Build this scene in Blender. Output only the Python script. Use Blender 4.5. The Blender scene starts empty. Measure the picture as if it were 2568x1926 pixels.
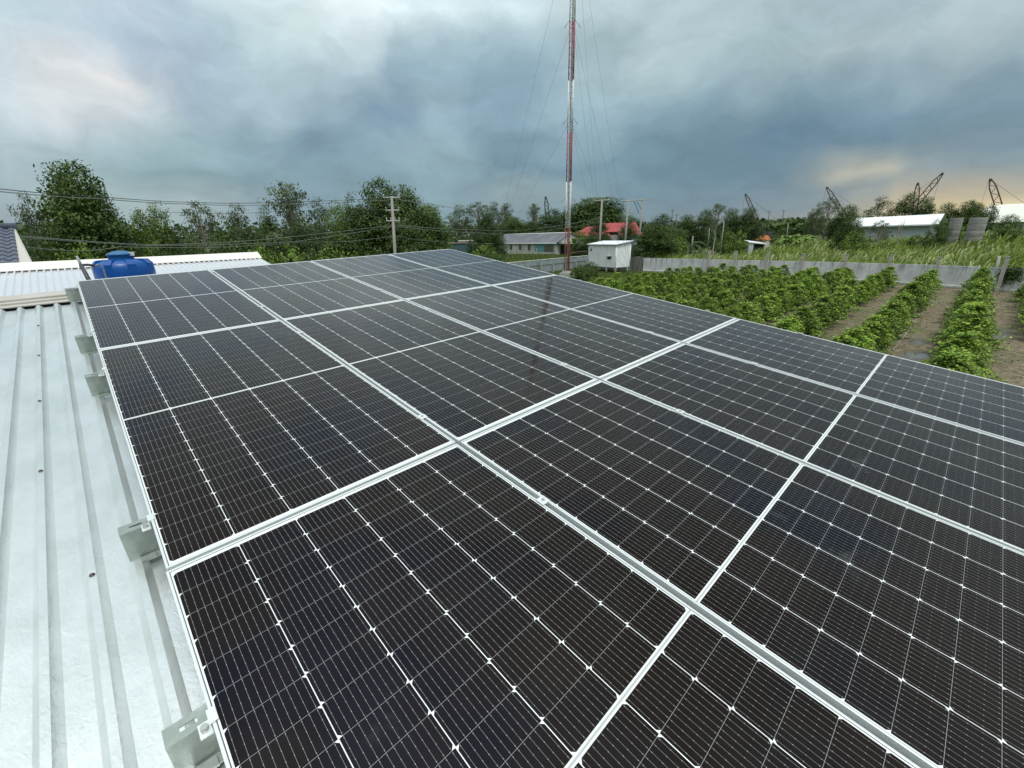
import bpy, math, random
import numpy as np
from mathutils import Vector, Matrix
R = math.radians
rnd = random.Random(7)
nr = np.random.default_rng(11)
scene = bpy.context.scene
C = scene.collection

# ------------------------------------------------------------------ camera
H = 6.0
F, PX, PY = 1098.26, 1242.4, 959.9            # focal length and principal point in photograph pixels
RW = np.array([[0.7304991286016648, -0.6822805005096874, -0.02939968939392243],
               [-0.23961445334891987, -0.2157597898490433, -0.9465899993294856],
               [0.6394966277147263, 0.6985277601559924, -0.3210966076322606]])   # world -> camera (x right, y down, z forward)
CAM = np.array([0.0, 0.0, H])
cam_d = bpy.data.cameras.new('camera'); cam = bpy.data.objects.new('camera', cam_d); C.objects.link(cam)
m3 = Matrix([list(RW[0]), list(-RW[1]), list(-RW[2])]).transposed()
cam.matrix_world = Matrix.Translation((0, 0, H)) @ m3.to_4x4()
cam_d.sensor_width = 36; cam_d.lens = 36 * F / 2568
cam_d.shift_x = (1284 - PX) / 2568; cam_d.shift_y = -(963 - PY) / 2568
cam_d.clip_start = 0.05; cam_d.clip_end = 6000
scene.camera = cam

def ray(x, y): return RW.T @ np.array([(x - PX) / F, (y - PY) / F, 1.0])
def gp(x, y, z=0.0):                          # point of the plane at height z seen at photograph pixel x, y
    d = ray(x, y); return Vector(CAM + d * (z - H) / d[2])
def dp(x, y, D):                              # point at horizontal distance D
    d = ray(x, y); return Vector(CAM + d * D / math.hypot(d[0], d[1]))

# ------------------------------------------------------------------ world
SUN_EL, SUN_AZ = 62.0, -158.0                 # azimuth measured from +Y towards +X
world = bpy.data.worlds.new("World"); scene.world = world; world.use_nodes = True

class G:                                      # tiny expression helper for shader graphs
    def __init__(s, tree): s.t = tree
    def node(s, typ, **kw):
        n = s.t.nodes.new(typ)
        for k, v in kw.items(): setattr(n, k, v)
        return n
    def put(s, sock, v):
        if hasattr(v, 'links') or isinstance(v, bpy.types.NodeSocket): s.t.links.new(v, sock)
        else: sock.default_value = v
    def m(s, op, a, b=0.0, c=0.0, clamp=False):
        n = s.node('ShaderNodeMath', operation=op); n.use_clamp = clamp
        s.put(n.inputs[0], a); s.put(n.inputs[1], b); s.put(n.inputs[2], c)
        return n.outputs[0]
    def add(s, a, b): return s.m('ADD', a, b)
    def sub(s, a, b): return s.m('SUBTRACT', a, b)
    def mul(s, a, b): return s.m('MULTIPLY', a, b)
    def lt(s, a, b): return s.m('LESS_THAN', a, b)
    def gt(s, a, b): return s.m('GREATER_THAN', a, b)
    def mx(s, a, b): return s.m('MAXIMUM', a, b)
    def mn(s, a, b): return s.m('MINIMUM', a, b)
    def mix(s, f, a, b):
        n = s.node('ShaderNodeMix', data_type='RGBA')
        s.put(n.inputs[0], f); s.put(n.inputs[6], a); s.put(n.inputs[7], b)
        return n.outputs[2]
    def ramp(s, f, stops, interp='LINEAR'):
        n = s.node('ShaderNodeValToRGB'); r = n.color_ramp; r.interpolation = interp
        while len(r.elements) > 1: r.elements.remove(r.elements[-1])
        r.elements[0].position = stops[0][0]; r.elements[0].color = stops[0][1]
        for p, c in stops[1:]:
            e = r.elements.new(p); e.color = c
        s.put(n.inputs[0], f); return n.outputs[0]
    def noise(s, vec=None, scale=1.0, detail=3.0, rough=0.5, out=0, dist=0.0):
        n = s.node('ShaderNodeTexNoise')
        n.inputs['Scale'].default_value = scale; n.inputs['Detail'].default_value = detail
        n.inputs['Roughness'].default_value = rough; n.inputs['Distortion'].default_value = dist
        if vec is not None: s.t.links.new(vec, n.inputs['Vector'])
        return n.outputs[out]
    def comb(s, x, y, z):
        n = s.node('ShaderNodeCombineXYZ'); s.put(n.inputs[0], x); s.put(n.inputs[1], y); s.put(n.inputs[2], z)
        return n.outputs[0]
    def sep(s, v):
        n = s.node('ShaderNodeSeparateXYZ'); s.t.links.new(v, n.inputs[0]); return n.outputs
    def bump(s, h, strength=0.2, dist=0.02):
        n = s.node('ShaderNodeBump'); n.inputs['Strength'].default_value = strength; n.inputs['Distance'].default_value = dist
        s.t.links.new(h, n.inputs['Height']); return n.outputs[0]

def lin(c): return tuple(((v / 255) / 12.92 if v / 255 <= 0.04045 else ((v / 255 + 0.055) / 1.055) ** 2.4) for v in c)

# storm sky: cloud colours by compass direction and height above the horizon
SKY = [
 (0, 0, 182, 202, 210), (215, 0, 190, 206, 216), (430, 0, 176, 196, 208), (645, 0, 206, 223, 227), (860, 0, 232, 244, 246), (1072, 0, 218, 236, 239),
 (1284, 0, 206, 226, 231), (1500, 0, 188, 207, 212), (1720, 0, 180, 200, 205), (1930, 0, 172, 190, 197), (2140, 0, 165, 185, 192), (2350, 0, 160, 180, 187), (2568, 0, 186, 203, 208),
 (0, 120, 198, 214, 221), (215, 120, 186, 204, 214), (430, 120, 168, 187, 203), (645, 120, 180, 202, 209), (740, 110, 208, 226, 226), (860, 120, 196, 214, 219), (1072, 120, 166, 190, 200),
 (1284, 120, 162, 187, 197), (1500, 120, 162, 184, 190), (1720, 120, 176, 196, 201), (1930, 120, 160, 181, 187), (2140, 120, 172, 190, 196), (2350, 120, 170, 188, 194), (2568, 120, 158, 178, 185),
 (0, 200, 208, 221, 225), (140, 195, 215, 220, 223), (230, 205, 232, 230, 228), (300, 225, 228, 225, 223), (350, 240, 205, 213, 217), (390, 215, 160, 180, 196), (500, 200, 160, 182, 194), (645, 200, 170, 193, 202),
 (860, 200, 176, 197, 206), (1072, 200, 148, 174, 188), (1284, 200, 142, 168, 182), (1500, 200, 166, 190, 197), (1720, 200, 160, 183, 190), (1930, 200, 158, 179, 185), (2140, 210, 142, 165, 175), (2350, 200, 140, 163, 173), (2568, 200, 130, 154, 167),
 (0, 270, 202, 216, 221), (215, 270, 216, 218, 220), (330, 285, 180, 197, 202), (430, 270, 156, 180, 190), (560, 295, 140, 165, 177), (645, 270, 166, 188, 196), (860, 270, 158, 181, 190), (960, 300, 120, 146, 168), (1040, 280, 128, 154, 174),
 (1080, 275, 160, 183, 192), (1190, 290, 138, 163, 178), (1284, 280, 130, 157, 173), (1500, 280, 152, 178, 188), (1720, 280, 130, 155, 168), (1930, 280, 118, 145, 160), (2140, 290, 112, 138, 155), (2350, 280, 112, 138, 154), (2568, 290, 122, 146, 160),
 (0, 350, 182, 197, 206), (215, 350, 168, 189, 196), (430, 350, 148, 173, 180), (645, 350, 136, 162, 172), (800, 350, 126, 152, 170), (900, 345, 132, 158, 173), (1000, 350, 142, 168, 178), (1130, 350, 142, 168, 178), (1284, 350, 122, 149, 164),
 (1500, 350, 138, 165, 177), (1720, 350, 108, 136, 152), (1930, 350, 100, 128, 147), (2140, 350, 102, 129, 146), (2350, 350, 112, 136, 148), (2568, 350, 120, 143, 155),
 (0, 430, 160, 178, 186), (150, 430, 166, 186, 190), (260, 410, 150, 174, 180), (400, 430, 136, 161, 167), (645, 430, 126, 152, 162), (860, 430, 130, 157, 169), (1072, 430, 140, 167, 175), (1284, 430, 114, 143, 158), (1500, 430, 118, 147, 161), (1720, 430, 104, 131, 147), (1930, 430, 103, 129, 146),
 (2040, 415, 135, 150, 155), (2010, 445, 112, 134, 147), (2150, 400, 112, 136, 148), (2150, 468, 118, 136, 146), (2250, 400, 116, 138, 150), (2350, 420, 128, 146, 154), (2090, 436, 204, 196, 170), (2150, 438, 236, 222, 184), (2230, 436, 150, 158, 156), (2300, 425, 122, 142, 152), (2450, 425, 130, 148, 155), (2568, 430, 134, 151, 158),
 (0, 500, 156, 173, 181), (215, 500, 160, 179, 182), (430, 490, 160, 178, 180), (560, 500, 152, 172, 177), (645, 500, 134, 157, 168), (860, 500, 128, 154, 166), (1072, 500, 130, 157, 166), (1180, 490, 128, 152, 162), (1284, 490, 140, 160, 166), (1400, 485, 138, 160, 167), (1500, 500, 114, 142, 156), (1720, 500, 114, 137, 151), (1930, 500, 116, 136, 149),
 (2080, 480, 118, 138, 148), (2200, 480, 128, 142, 148), (2290, 490, 176, 166, 148), (2380, 474, 205, 186, 150), (2450, 480, 168, 164, 152), (2500, 470, 140, 150, 152), (2568, 480, 150, 156, 154),
 (0, 570, 148, 166, 174), (430, 570, 150, 168, 174), (645, 570, 136, 158, 168), (1072, 570, 132, 156, 165), (1284, 560, 126, 150, 160), (1500, 560, 120, 144, 155), (1720, 560, 134, 148, 154), (1930, 550, 142, 152, 154), (2140, 540, 160, 162, 154), (2280, 530, 215, 200, 160), (2380, 525, 246, 226, 170), (2568, 520, 244, 224, 172)]
P = []
for x, y, r, g, b in SKY:
    d = ray(x, y); P.append((math.degrees(math.atan2(d[0], d[1])), math.degrees(math.asin(d[2] / np.linalg.norm(d))), *lin((r, g, b))))
P = np.array(P)
ELS = [-1.0, 0.6, 1.8, 3.0, 4.2, 5.6, 7.2, 8.8, 10.4, 12.0, 14.0, 16.5, 19.0, 22.0, 26.0]
AZS = np.linspace(-8, 98, 32)
def sky_at(az, el):
    d2 = ((P[:, 0] - az) / 2.9) ** 2 + ((P[:, 1] - el) / 1.0) ** 2
    w = np.exp(-d2) + 3e-4 / (1 + d2) ** 2
    return (P[:, 2:] * w[:, None]).sum(0) / w.sum()
nt = world.node_tree; nt.nodes.clear(); g = G(nt)
tc = g.node('ShaderNodeTexCoord').outputs['Generated']
n1 = g.noise(tc, 5.0, 6, 0.55, out=1); n2 = g.noise(tc, 2.3, 5, 0.5, out=1)
s1 = g.sep(n1); s2 = g.sep(n2); sx, sy, sz = g.sep(tc)
az = g.mul(g.m('ARCTAN2', sx, sy), 180 / math.pi)
el = g.mul(g.m('ARCSINE', sz), 180 / math.pi)
az = g.add(az, g.mul(g.sub(s1[0], 0.5), 11.0)); az = g.add(az, g.mul(g.sub(s2[0], 0.5), 5.0))
wv = g.mul(g.m('MULTIPLY', g.m('ABSOLUTE', el), 0.1, clamp=True), 6.0)
el2 = g.add(el, g.mul(g.sub(s1[1], 0.5), g.add(wv, 1.2)))
faz = g.m('DIVIDE', g.add(az, 8.0), 106.0, clamp=True)
col = None
for i, e in enumerate(ELS):
    stops = [(float((a + 8) / 106), (*sky_at(a, e), 1)) for a in AZS]
    c = g.ramp(faz, stops, 'EASE')
    if col is None: col = c
    else:
        e0 = ELS[i - 1]; f = g.m('DIVIDE', g.sub(el2, e0), e - e0, clamp=True)
        col = g.mix(g.m('SMOOTHSTEP', f, 0.0, 1.0) if False else f, col, c)
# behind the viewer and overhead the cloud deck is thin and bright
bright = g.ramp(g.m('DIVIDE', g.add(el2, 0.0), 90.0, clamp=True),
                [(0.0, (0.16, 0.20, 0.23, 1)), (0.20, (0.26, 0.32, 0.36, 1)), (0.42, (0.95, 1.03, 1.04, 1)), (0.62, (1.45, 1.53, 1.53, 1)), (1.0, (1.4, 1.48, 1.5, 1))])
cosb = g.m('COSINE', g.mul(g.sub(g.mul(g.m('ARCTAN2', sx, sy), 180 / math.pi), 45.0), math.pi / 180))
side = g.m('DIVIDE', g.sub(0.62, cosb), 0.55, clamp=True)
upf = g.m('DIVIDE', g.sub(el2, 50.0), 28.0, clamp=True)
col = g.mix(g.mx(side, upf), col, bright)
# wispy detail
n3 = g.noise(g.comb(g.mul(az, 0.085), g.mul(el2, 0.17), 3.1), 1.6, 7, 0.6)
n4 = g.noise(g.comb(g.mul(az, 0.035), g.mul(el2, 0.10), 7.7), 1.3, 5, 0.5, dist=0.6)
n5 = g.noise(g.comb(g.mul(az, 0.15), g.mul(el2, 0.27), 1.9), 1.2, 8, 0.62, dist=1.2)
fac = g.add(0.48, g.add(g.add(g.mul(n3, 0.40), g.mul(n5, 0.36)), g.mul(n4, 0.46)))
vm = g.node('ShaderNodeVectorMath', operation='SCALE'); nt.links.new(col, vm.inputs[0]); nt.links.new(fac, vm.inputs[3])
sky = g.node('ShaderNodeTexSky', sky_type='NISHITA'); sky.sun_disc = False
sky.sun_elevation = R(SUN_EL); sky.sun_rotation = R(SUN_AZ)
sk = g.node('ShaderNodeVectorMath', operation='SCALE'); nt.links.new(sky.outputs[0], sk.inputs[0]); sk.inputs[3].default_value = 0.10
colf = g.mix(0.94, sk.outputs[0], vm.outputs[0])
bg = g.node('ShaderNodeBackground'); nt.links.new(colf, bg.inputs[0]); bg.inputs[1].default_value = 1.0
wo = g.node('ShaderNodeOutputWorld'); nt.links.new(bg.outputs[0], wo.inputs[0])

sun_d = bpy.data.lights.new('sun', 'SUN'); sun = bpy.data.objects.new('sun', sun_d); C.objects.link(sun)
sun_d.energy = 1.7; sun_d.angle = R(14); sun_d.color = (1.0, 0.97, 0.92)
sd = Vector((math.sin(R(SUN_AZ)) * math.cos(R(SUN_EL)), math.cos(R(SUN_AZ)) * math.cos(R(SUN_EL)), math.sin(R(SUN_EL))))
sun.rotation_euler = sd.to_track_quat('Z', 'Y').to_euler()
scene.view_settings.view_transform = 'Standard'; scene.view_settings.look = 'None'
scene.view_settings.exposure = 0.0; scene.view_settings.gamma = 1.0
scene.render.engine = 'CYCLES'

# ------------------------------------------------------------------ materials
MATS = {}
def mat(name, base=(0.5, 0.5, 0.5), rough=0.6, metal=0.0, var=0.0, vscale=3.0, bump=0.0, bscale=40.0, col2=None, spec=0.5, c2scale=4.0, c2lo=0.45, c2hi=0.62, objvar=0.0, stretch=None):
    if name in MATS: return MATS[name]
    m = bpy.data.materials.new(name); m.use_nodes = True; t = m.node_tree; t.nodes.clear(); g = G(t)
    b = g.node('ShaderNodeBsdfPrincipled'); o = g.node('ShaderNodeOutputMaterial'); t.links.new(b.outputs[0], o.inputs[0])
    b.inputs['Roughness'].default_value = rough; b.inputs['Metallic'].default_value = metal
    b.inputs['Specular IOR Level'].default_value = spec
    tcn = g.node('ShaderNodeTexCoord').outputs['Object']
    if stretch:
        mp = g.node('ShaderNodeMapping'); mp.inputs['Scale'].default_value = stretch; t.links.new(tcn, mp.inputs[0]); tcn = mp.outputs[0]
    c = (*base, 1)
    if col2:
        f = g.noise(tcn, c2scale, 6, 0.6); f = g.m('DIVIDE', g.sub(f, c2lo), c2hi - c2lo, clamp=True)
        c = g.mix(f, c, (*col2, 1))
    if var or objvar:
        f = g.add(1 - var / 2, g.mul(g.noise(tcn, vscale, 5, 0.6), var))
        if objvar: f = g.mul(f, g.add(1 - objvar / 2, g.mul(g.node('ShaderNodeObjectInfo').outputs['Random'], objvar)))
        v = g.node('ShaderNodeVectorMath', operation='SCALE'); g.put(v.inputs[0], c if not isinstance(c, tuple) else c[:3]); t.links.new(f, v.inputs[3]); c = v.outputs[0]
    g.put(b.inputs['Base Color'], c)
    if bump: t.links.new(g.bump(g.noise(tcn, bscale, 4, 0.6), bump, 0.01), b.inputs['Normal'])
    MATS[name] = m; return m

def leaf_mat(name, base, tip, objvar=0.25, trans=0.25):
    if name in MATS: return MATS[name]
    m = bpy.data.materials.new(name); m.use_nodes = True; t = m.node_tree; t.nodes.clear(); g = G(t)
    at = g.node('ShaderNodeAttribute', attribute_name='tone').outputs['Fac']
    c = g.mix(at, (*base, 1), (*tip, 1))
    oi = g.node('ShaderNodeObjectInfo').outputs['Random']
    f = g.add(1 - objvar / 2, g.mul(oi, objvar))
    v = g.node('ShaderNodeVectorMath', operation='SCALE'); t.links.new(c, v.inputs[0]); t.links.new(f, v.inputs[3])
    d = g.node('ShaderNodeBsdfPrincipled'); d.inputs['Roughness'].default_value = 0.55; d.inputs['Specular IOR Level'].default_value = 0.35
    t.links.new(v.outputs[0], d.inputs['Base Color'])
    tr = g.node('ShaderNodeBsdfTranslucent'); t.links.new(v.outputs[0], tr.inputs[0])
    mx = g.node('ShaderNodeMixShader'); mx.inputs[0].default_value = trans
    t.links.new(d.outputs[0], mx.inputs[1]); t.links.new(tr.outputs[0], mx.inputs[2])
    o = g.node('ShaderNodeOutputMaterial'); t.links.new(mx.outputs[0], o.inputs[0])
    MATS[name] = m; return m

# ------------------------------------------------------------------ object helpers
def tag(o, label=None, cat=None, group=None, kind=None):
    if label: o['label'] = label
    if cat: o['category'] = cat
    if group: o['group'] = group
    if kind: o['kind'] = kind
    return o
def empty(name, loc=(0, 0, 0), rz=0.0, label=None, cat=None, group=None):
    o = bpy.data.objects.new(name, None); C.objects.link(o); o.location = loc; o.rotation_euler = (0, 0, rz)
    o.empty_display_size = 0.1
    return tag(o, label, cat, group)
def arr_mesh(name, V, Fs, tone=None):
    me = bpy.data.meshes.new(name); V = np.asarray(V, np.float32); Fs = np.asarray(Fs, np.int32); k = Fs.shape[1]
    me.vertices.add(len(V)); me.vertices.foreach_set('co', V.ravel())
    me.loops.add(Fs.size); me.loops.foreach_set('vertex_index', Fs.ravel())
    me.polygons.add(len(Fs)); me.polygons.foreach_set('loop_start', np.arange(0, Fs.size, k, dtype=np.int32))
    me.polygons.foreach_set('loop_total', np.full(len(Fs), k, np.int32))
    if tone is not None:
        a = me.attributes.new('tone', 'FLOAT', 'POINT'); a.data.foreach_set('value', np.asarray(tone, np.float32))
    me.update(calc_edges=True); return me
def link_mesh(name, me, m, parent=None, loc=None):
    o = bpy.data.objects.new(name, me); C.objects.link(o)
    if m and not me.materials: me.materials.append(m)
    if parent: o.parent = parent
    if loc is not None: o.location = loc
    return o
class MB:
    def __init__(s): s.v = []; s.f = []; s.sm = []
    def quad(s, a, b, c, d): 
        n = len(s.v); s.v += [tuple(a), tuple(b), tuple(c), tuple(d)]; s.f.append((n, n + 1, n + 2, n + 3)); s.sm.append(False)
    def tri(s, a, b, c):
        n = len(s.v); s.v += [tuple(a), tuple(b), tuple(c)]; s.f.append((n, n + 1, n + 2)); s.sm.append(False)
    def box(s, lo, hi):
        x0, y0, z0 = lo; x1, y1, z1 = hi; n = len(s.v)
        s.v += [(x0, y0, z0), (x1, y0, z0), (x1, y1, z0), (x0, y1, z0), (x0, y0, z1), (x1, y0, z1), (x1, y1, z1), (x0, y1, z1)]
        s.f += [(n, n + 3, n + 2, n + 1), (n + 4, n + 5, n + 6, n + 7), (n, n + 1, n + 5, n + 4), (n + 1, n + 2, n + 6, n + 5), (n + 2, n + 3, n + 7, n + 6), (n + 3, n, n + 4, n + 7)]
        s.sm += [False] * 6; return s
    def tube(s, p, q, r0, r1=None, n=8, cap=True):
        r1 = r0 if r1 is None else r1; p = Vector(p); q = Vector(q); d = (q - p).normalized()
        a = d.orthogonal().normalized(); b = d.cross(a); k = len(s.v)
        for i in range(n):
            t = 2 * math.pi * i / n; o = a * math.cos(t) + b * math.sin(t)
            s.v.append(tuple(p + o * r0)); s.v.append(tuple(q + o * r1))
        for i in range(n):
            j = (i + 1) % n; s.f.append((k + 2 * i, k + 2 * j, k + 2 * j + 1, k + 2 * i + 1)); s.sm.append(True)
        if cap:
            s.f.append(tuple(k + 2 * i for i in range(n))[::-1]); s.f.append(tuple(k + 2 * i + 1 for i in range(n))); s.sm += [False, False]
        return s
    def path(s, pts, r, n=6):
        for a, b in zip(pts[:-1], pts[1:]): s.tube(a, b, r, r, n, cap=False)
        return s
    def lathe(s, prof, n=40, c=(0, 0, 0)):
        k = len(s.v)
        for (r, z) in prof:
            for i in range(n):
                t = 2 * math.pi * i / n; s.v.append((c[0] + r * math.cos(t), c[1] + r * math.sin(t), c[2] + z))
        for j in range(len(prof) - 1):
            for i in range(n):
                i2 = (i + 1) % n; s.f.append((k + j * n + i, k + j * n + i2, k + (j + 1) * n + i2, k + (j + 1) * n + i)); s.sm.append(True)
        s.f.append(tuple(k + (len(prof) - 1) * n + i for i in range(n))); s.sm.append(False)
        return s
    def prism(s, poly, y0, y1, axis='y'):      # extrude a 2-D outline (x,z) along y
        k = len(s.v); n = len(poly)
        for (a, b) in poly:
            s.v.append((a, y0, b) if axis == 'y' else (y0, a, b))
        for (a, b) in poly:
            s.v.append((a, y1, b) if axis == 'y' else (y1, a, b))
        for i in range(n):
            j = (i + 1) % n; s.f.append((k + i, k + j, k + n + j, k + n + i)); s.sm.append(False)
        s.f.append(tuple(range(k, k + n))[::-1]); s.f.append(tuple(range(k + n, k + 2 * n))); s.sm += [False, False]
        return s
    def xf(s, M):
        s.v = [tuple(M @ Vector(v)) for v in s.v]; return s
    def mesh(s, name):
        me = bpy.data.meshes.new(name); me.from_pydata(s.v, [], s.f); me.polygons.foreach_set('use_smooth', s.sm); me.update(); return me
    def build(s, name, m, parent=None, loc=None): return link_mesh(name, s.mesh(name), m, parent, loc)
def copy_tree(o, loc=None, rz=None, scale=None, label=None, parent=None):
    c = o.copy(); C.objects.link(c)
    if parent: c.parent = parent
    if loc is not None: c.location = loc
    if rz is not None: c.rotation_euler = (0, 0, rz)
    if scale is not None: c.scale = scale
    if label: c['label'] = label
    for ch in o.children:
        if ch.name.split('.')[0] in C.objects or True: copy_tree(ch, parent=c)
    return c
ORD = ['first', 'second', 'third', 'fourth', 'fifth', 'sixth', 'seventh', 'eighth', 'ninth', 'tenth', 'eleventh', 'twelfth', 'thirteenth', 'fourteenth', 'fifteenth', 'sixteenth', 'seventeenth', 'eighteenth', 'nineteenth', 'twentieth', 'twenty-first', 'twenty-second', 'twenty-third', 'twenty-fourth', 'twenty-fifth', 'twenty-sixth', 'twenty-seventh', 'twenty-eighth', 'twenty-ninth', 'thirtieth', 'thirty-first', 'thirty-second', 'thirty-third', 'thirty-fourth']

# panel plane -> world
WP = Matrix([[0.9997167702500448, 0.0, -0.023798724352775077], [-0.0033108266297358197, 0.9902758365243493, -0.13907841681234404], [0.023567301666656743, 0.13911781911746698, 0.9899953609467839]])
OP = Vector((-0.01752665, 6.03902892, 5.68651218))
MP = Matrix.Translation(OP) @ WP.to_4x4()
def on_roof(name, at, label, cat, group=None):
    o = bpy.data.objects.new(name, None); C.objects.link(o); o.empty_display_size = 0.1
    o.matrix_world = MP @ Matrix.Translation(at); return tag(o, label, cat, group)

# ------------------------------------------------------------------ solar panels
PW, PL, PITCH, ROW, LIP = 1.134, 2.279, 1.154, 2.2898, 0.0075
def panel_glass_material():
    m = bpy.data.materials.new('solar_cells'); m.use_nodes = True; t = m.node_tree; t.nodes.clear(); g = G(t)
    x, y, z = g.sep(g.node('ShaderNodeTexCoord').outputs['Object'])
    v = g.mul(y, -1.0)
    pu, cw, pv, ch, u0 = 0.18475, 0.1824, 0.0925, 0.0919, 0.01390
    u = g.sub(x, u0); colf = g.m('FLOOR', g.m('DIVIDE', u, pu)); fu = g.sub(u, g.mul(colf, pu))
    vv = g.sub(g.m('ABSOLUTE', g.sub(v, PL / 2)), 0.0075); rowf = g.m('FLOOR', g.m('DIVIDE', vv, pv)); fv = g.sub(vv, g.mul(rowf, pv))
    inside = g.mul(g.mul(g.gt(u, 0.0), g.lt(u, 6 * pu - 0.0027)), g.mul(g.gt(vv, 0.0), g.lt(vv, 12 * pv - 0.001)))
    cell = g.mul(g.lt(fu, cw), g.lt(fv, ch))
    even = g.m('FLOORED_MODULO', colf, 2.0)
    cv = g.add(g.mul(even, fv), g.mul(g.sub(1.0, even), g.sub(ch, fv)))
    cu = g.mn(fu, g.sub(cw, fu))
    cell = g.mul(cell, g.gt(g.add(cv, cu), 0.0085)); cell = g.mul(cell, inside)
    bb = g.m('ABSOLUTE', g.sub(g.m('FLOORED_MODULO', fu, 0.0182), 0.0091))
    bus = g.lt(bb, 0.00032)
    pd = g.m('ABSOLUTE', g.sub(g.m('FLOORED_MODULO', g.sub(fv, 0.0055), 0.0267), 0.0))
    pad = g.mul(g.lt(bb, 0.0010), g.lt(pd, 0.0022))
    bus = g.mx(bus, pad)
    uvw = g.comb(g.add(x, g.mul(g.node('ShaderNodeObjectInfo').outputs['Random'], 9.0)), y, 0.0)
    tint = g.noise(uvw, 1.3, 3, 0.5)
    cellid = g.node('ShaderNodeTexWhiteNoise', noise_dimensions='3D')
    t.links.new(g.comb(colf, g.add(rowf, g.mul(g.gt(v, PL / 2), 20.0)), g.node('ShaderNodeObjectInfo').outputs['Random']), cellid.inputs[0])
    base = g.mix(g.m('DIVIDE', g.sub(g.add(tint, g.mul(cellid.outputs[0], 0.06)), 0.38), 0.20, clamp=True), (0.0020, 0.0025, 0.0085, 1), (0.0080, 0.0052, 0.0040, 1))
    c = g.mix(bus, base, (0.27, 0.27, 0.26, 1))
    strip = g.lt(g.m('ABSOLUTE', g.sub(v, PL / 2)), 0.0026)
    back = g.mix(strip, (0.74, 0.78, 0.77, 1), (0.42, 0.46, 0.46, 1))
    rowgap = g.mul(g.gt(fv, ch), g.mul(g.lt(fu, cw - 0.004), g.gt(fu, 0.004))); back = g.mix(rowgap, back, (0.42, 0.44, 0.44, 1))
    edge = g.mn(g.mn(x, g.sub(PW, x)), g.mn(v, g.sub(PL, v)))
    back = g.mix(g.lt(edge, LIP + 0.0022), back, (0.10, 0.12, 0.12, 1))
    c = g.mix(cell, back, c)
    # dust film and hand smudges
    sm = g.noise(uvw, 7.0, 5, 0.65, dist=1.0); sm2 = g.noise(uvw, 1.9, 2, 0.5)
    smf = g.mul(g.m('DIVIDE', g.sub(sm, 0.56), 0.25, clamp=True), g.m('DIVIDE', g.sub(sm2, 0.57), 0.12, clamp=True))
    film = g.m('DIVIDE', g.sub(g.noise(uvw, 3.3, 6, 0.7), 0.42), 0.4, clamp=True)
    c = g.mix(g.add(g.mul(smf, 0.14), g.mul(film, 0.012)), c, (0.45, 0.50, 0.52, 1))
    b = g.node('ShaderNodeBsdfPrincipled'); t.links.new(c, b.inputs['Base Color'])
    b.inputs['IOR'].default_value = 1.255; b.inputs['Specular Tint'].default_value = (1.0, 0.93, 0.865, 1)
    rr = g.add(0.045, g.mul(g.noise(uvw, 2.5, 4, 0.6), 0.05)); rr = g.add(rr, g.mul(smf, 0.25))
    t.links.new(rr, b.inputs['Roughness'])
    o = g.node('ShaderNodeOutputMaterial'); t.links.new(b.outputs[0], o.inputs[0]); return m
M_cells = panel_glass_material()
M_alu = mat('anodised_aluminium', (0.73, 0.77, 0.77), 0.36, 0.35, var=0.08, vscale=9, bump=0.03, bscale=300)
M_alu_d = mat('rail_shadow_aluminium', (0.46, 0.50, 0.50), 0.45, 0.4)
M_galv = mat('galvanised_steel', (0.40, 0.455, 0.42), 0.42, 0.45, col2=(0.30, 0.35, 0.32), c2scale=14, c2lo=0.4, c2hi=0.6, bump=0.08, bscale=60)
M_bolt = mat('zinc_bolt', (0.5, 0.52, 0.5), 0.35, 0.8)
M_dark = mat('black_rubber', (0.02, 0.02, 0.02), 0.6)

fr = MB()
for lo, hi in [((0, -PL, -.035), (LIP, 0, 0)), ((PW - LIP, -PL, -.035), (PW, 0, 0)), ((LIP, -LIP, -.035), (PW - LIP, 0, 0)), ((LIP, -PL, -.035), (PW - LIP, -PL + LIP, 0))]: fr.box(lo, hi)
fr_me = fr.mesh('frame'); gl_me = MB().box((LIP, -PL + LIP, -.0065), (PW - LIP, -LIP, -.0018)).mesh('glass')
BEV = []
def bev(o, w=0.0012, seg=2):
    b = o.modifiers.new('bevel', 'BEVEL'); b.width = w; b.segments = seg; b.limit_method = 'ANGLE'; return o
rows_txt = ['farthest row', 'middle row', 'nearest row']; cols_txt = ['first', 'second', 'third', 'fourth']
def jj(k): return (0.0, 0.0018, -0.0014, 0.001)[k % 4]
for r in range(3):
    for c in range(4):
        t = on_roof('solar_panel', (c * PITCH + jj(r + c), -r * ROW, jj(2 * c + r) * 0.6), f'black solar panel in the {rows_txt[r]}, {cols_txt[c]} column from the left edge', 'solar panel', 'solar panels of the rooftop array')
        bev(link_mesh('frame', fr_me, M_alu, t)); link_mesh('glass', gl_me, M_cells, t)

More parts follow.
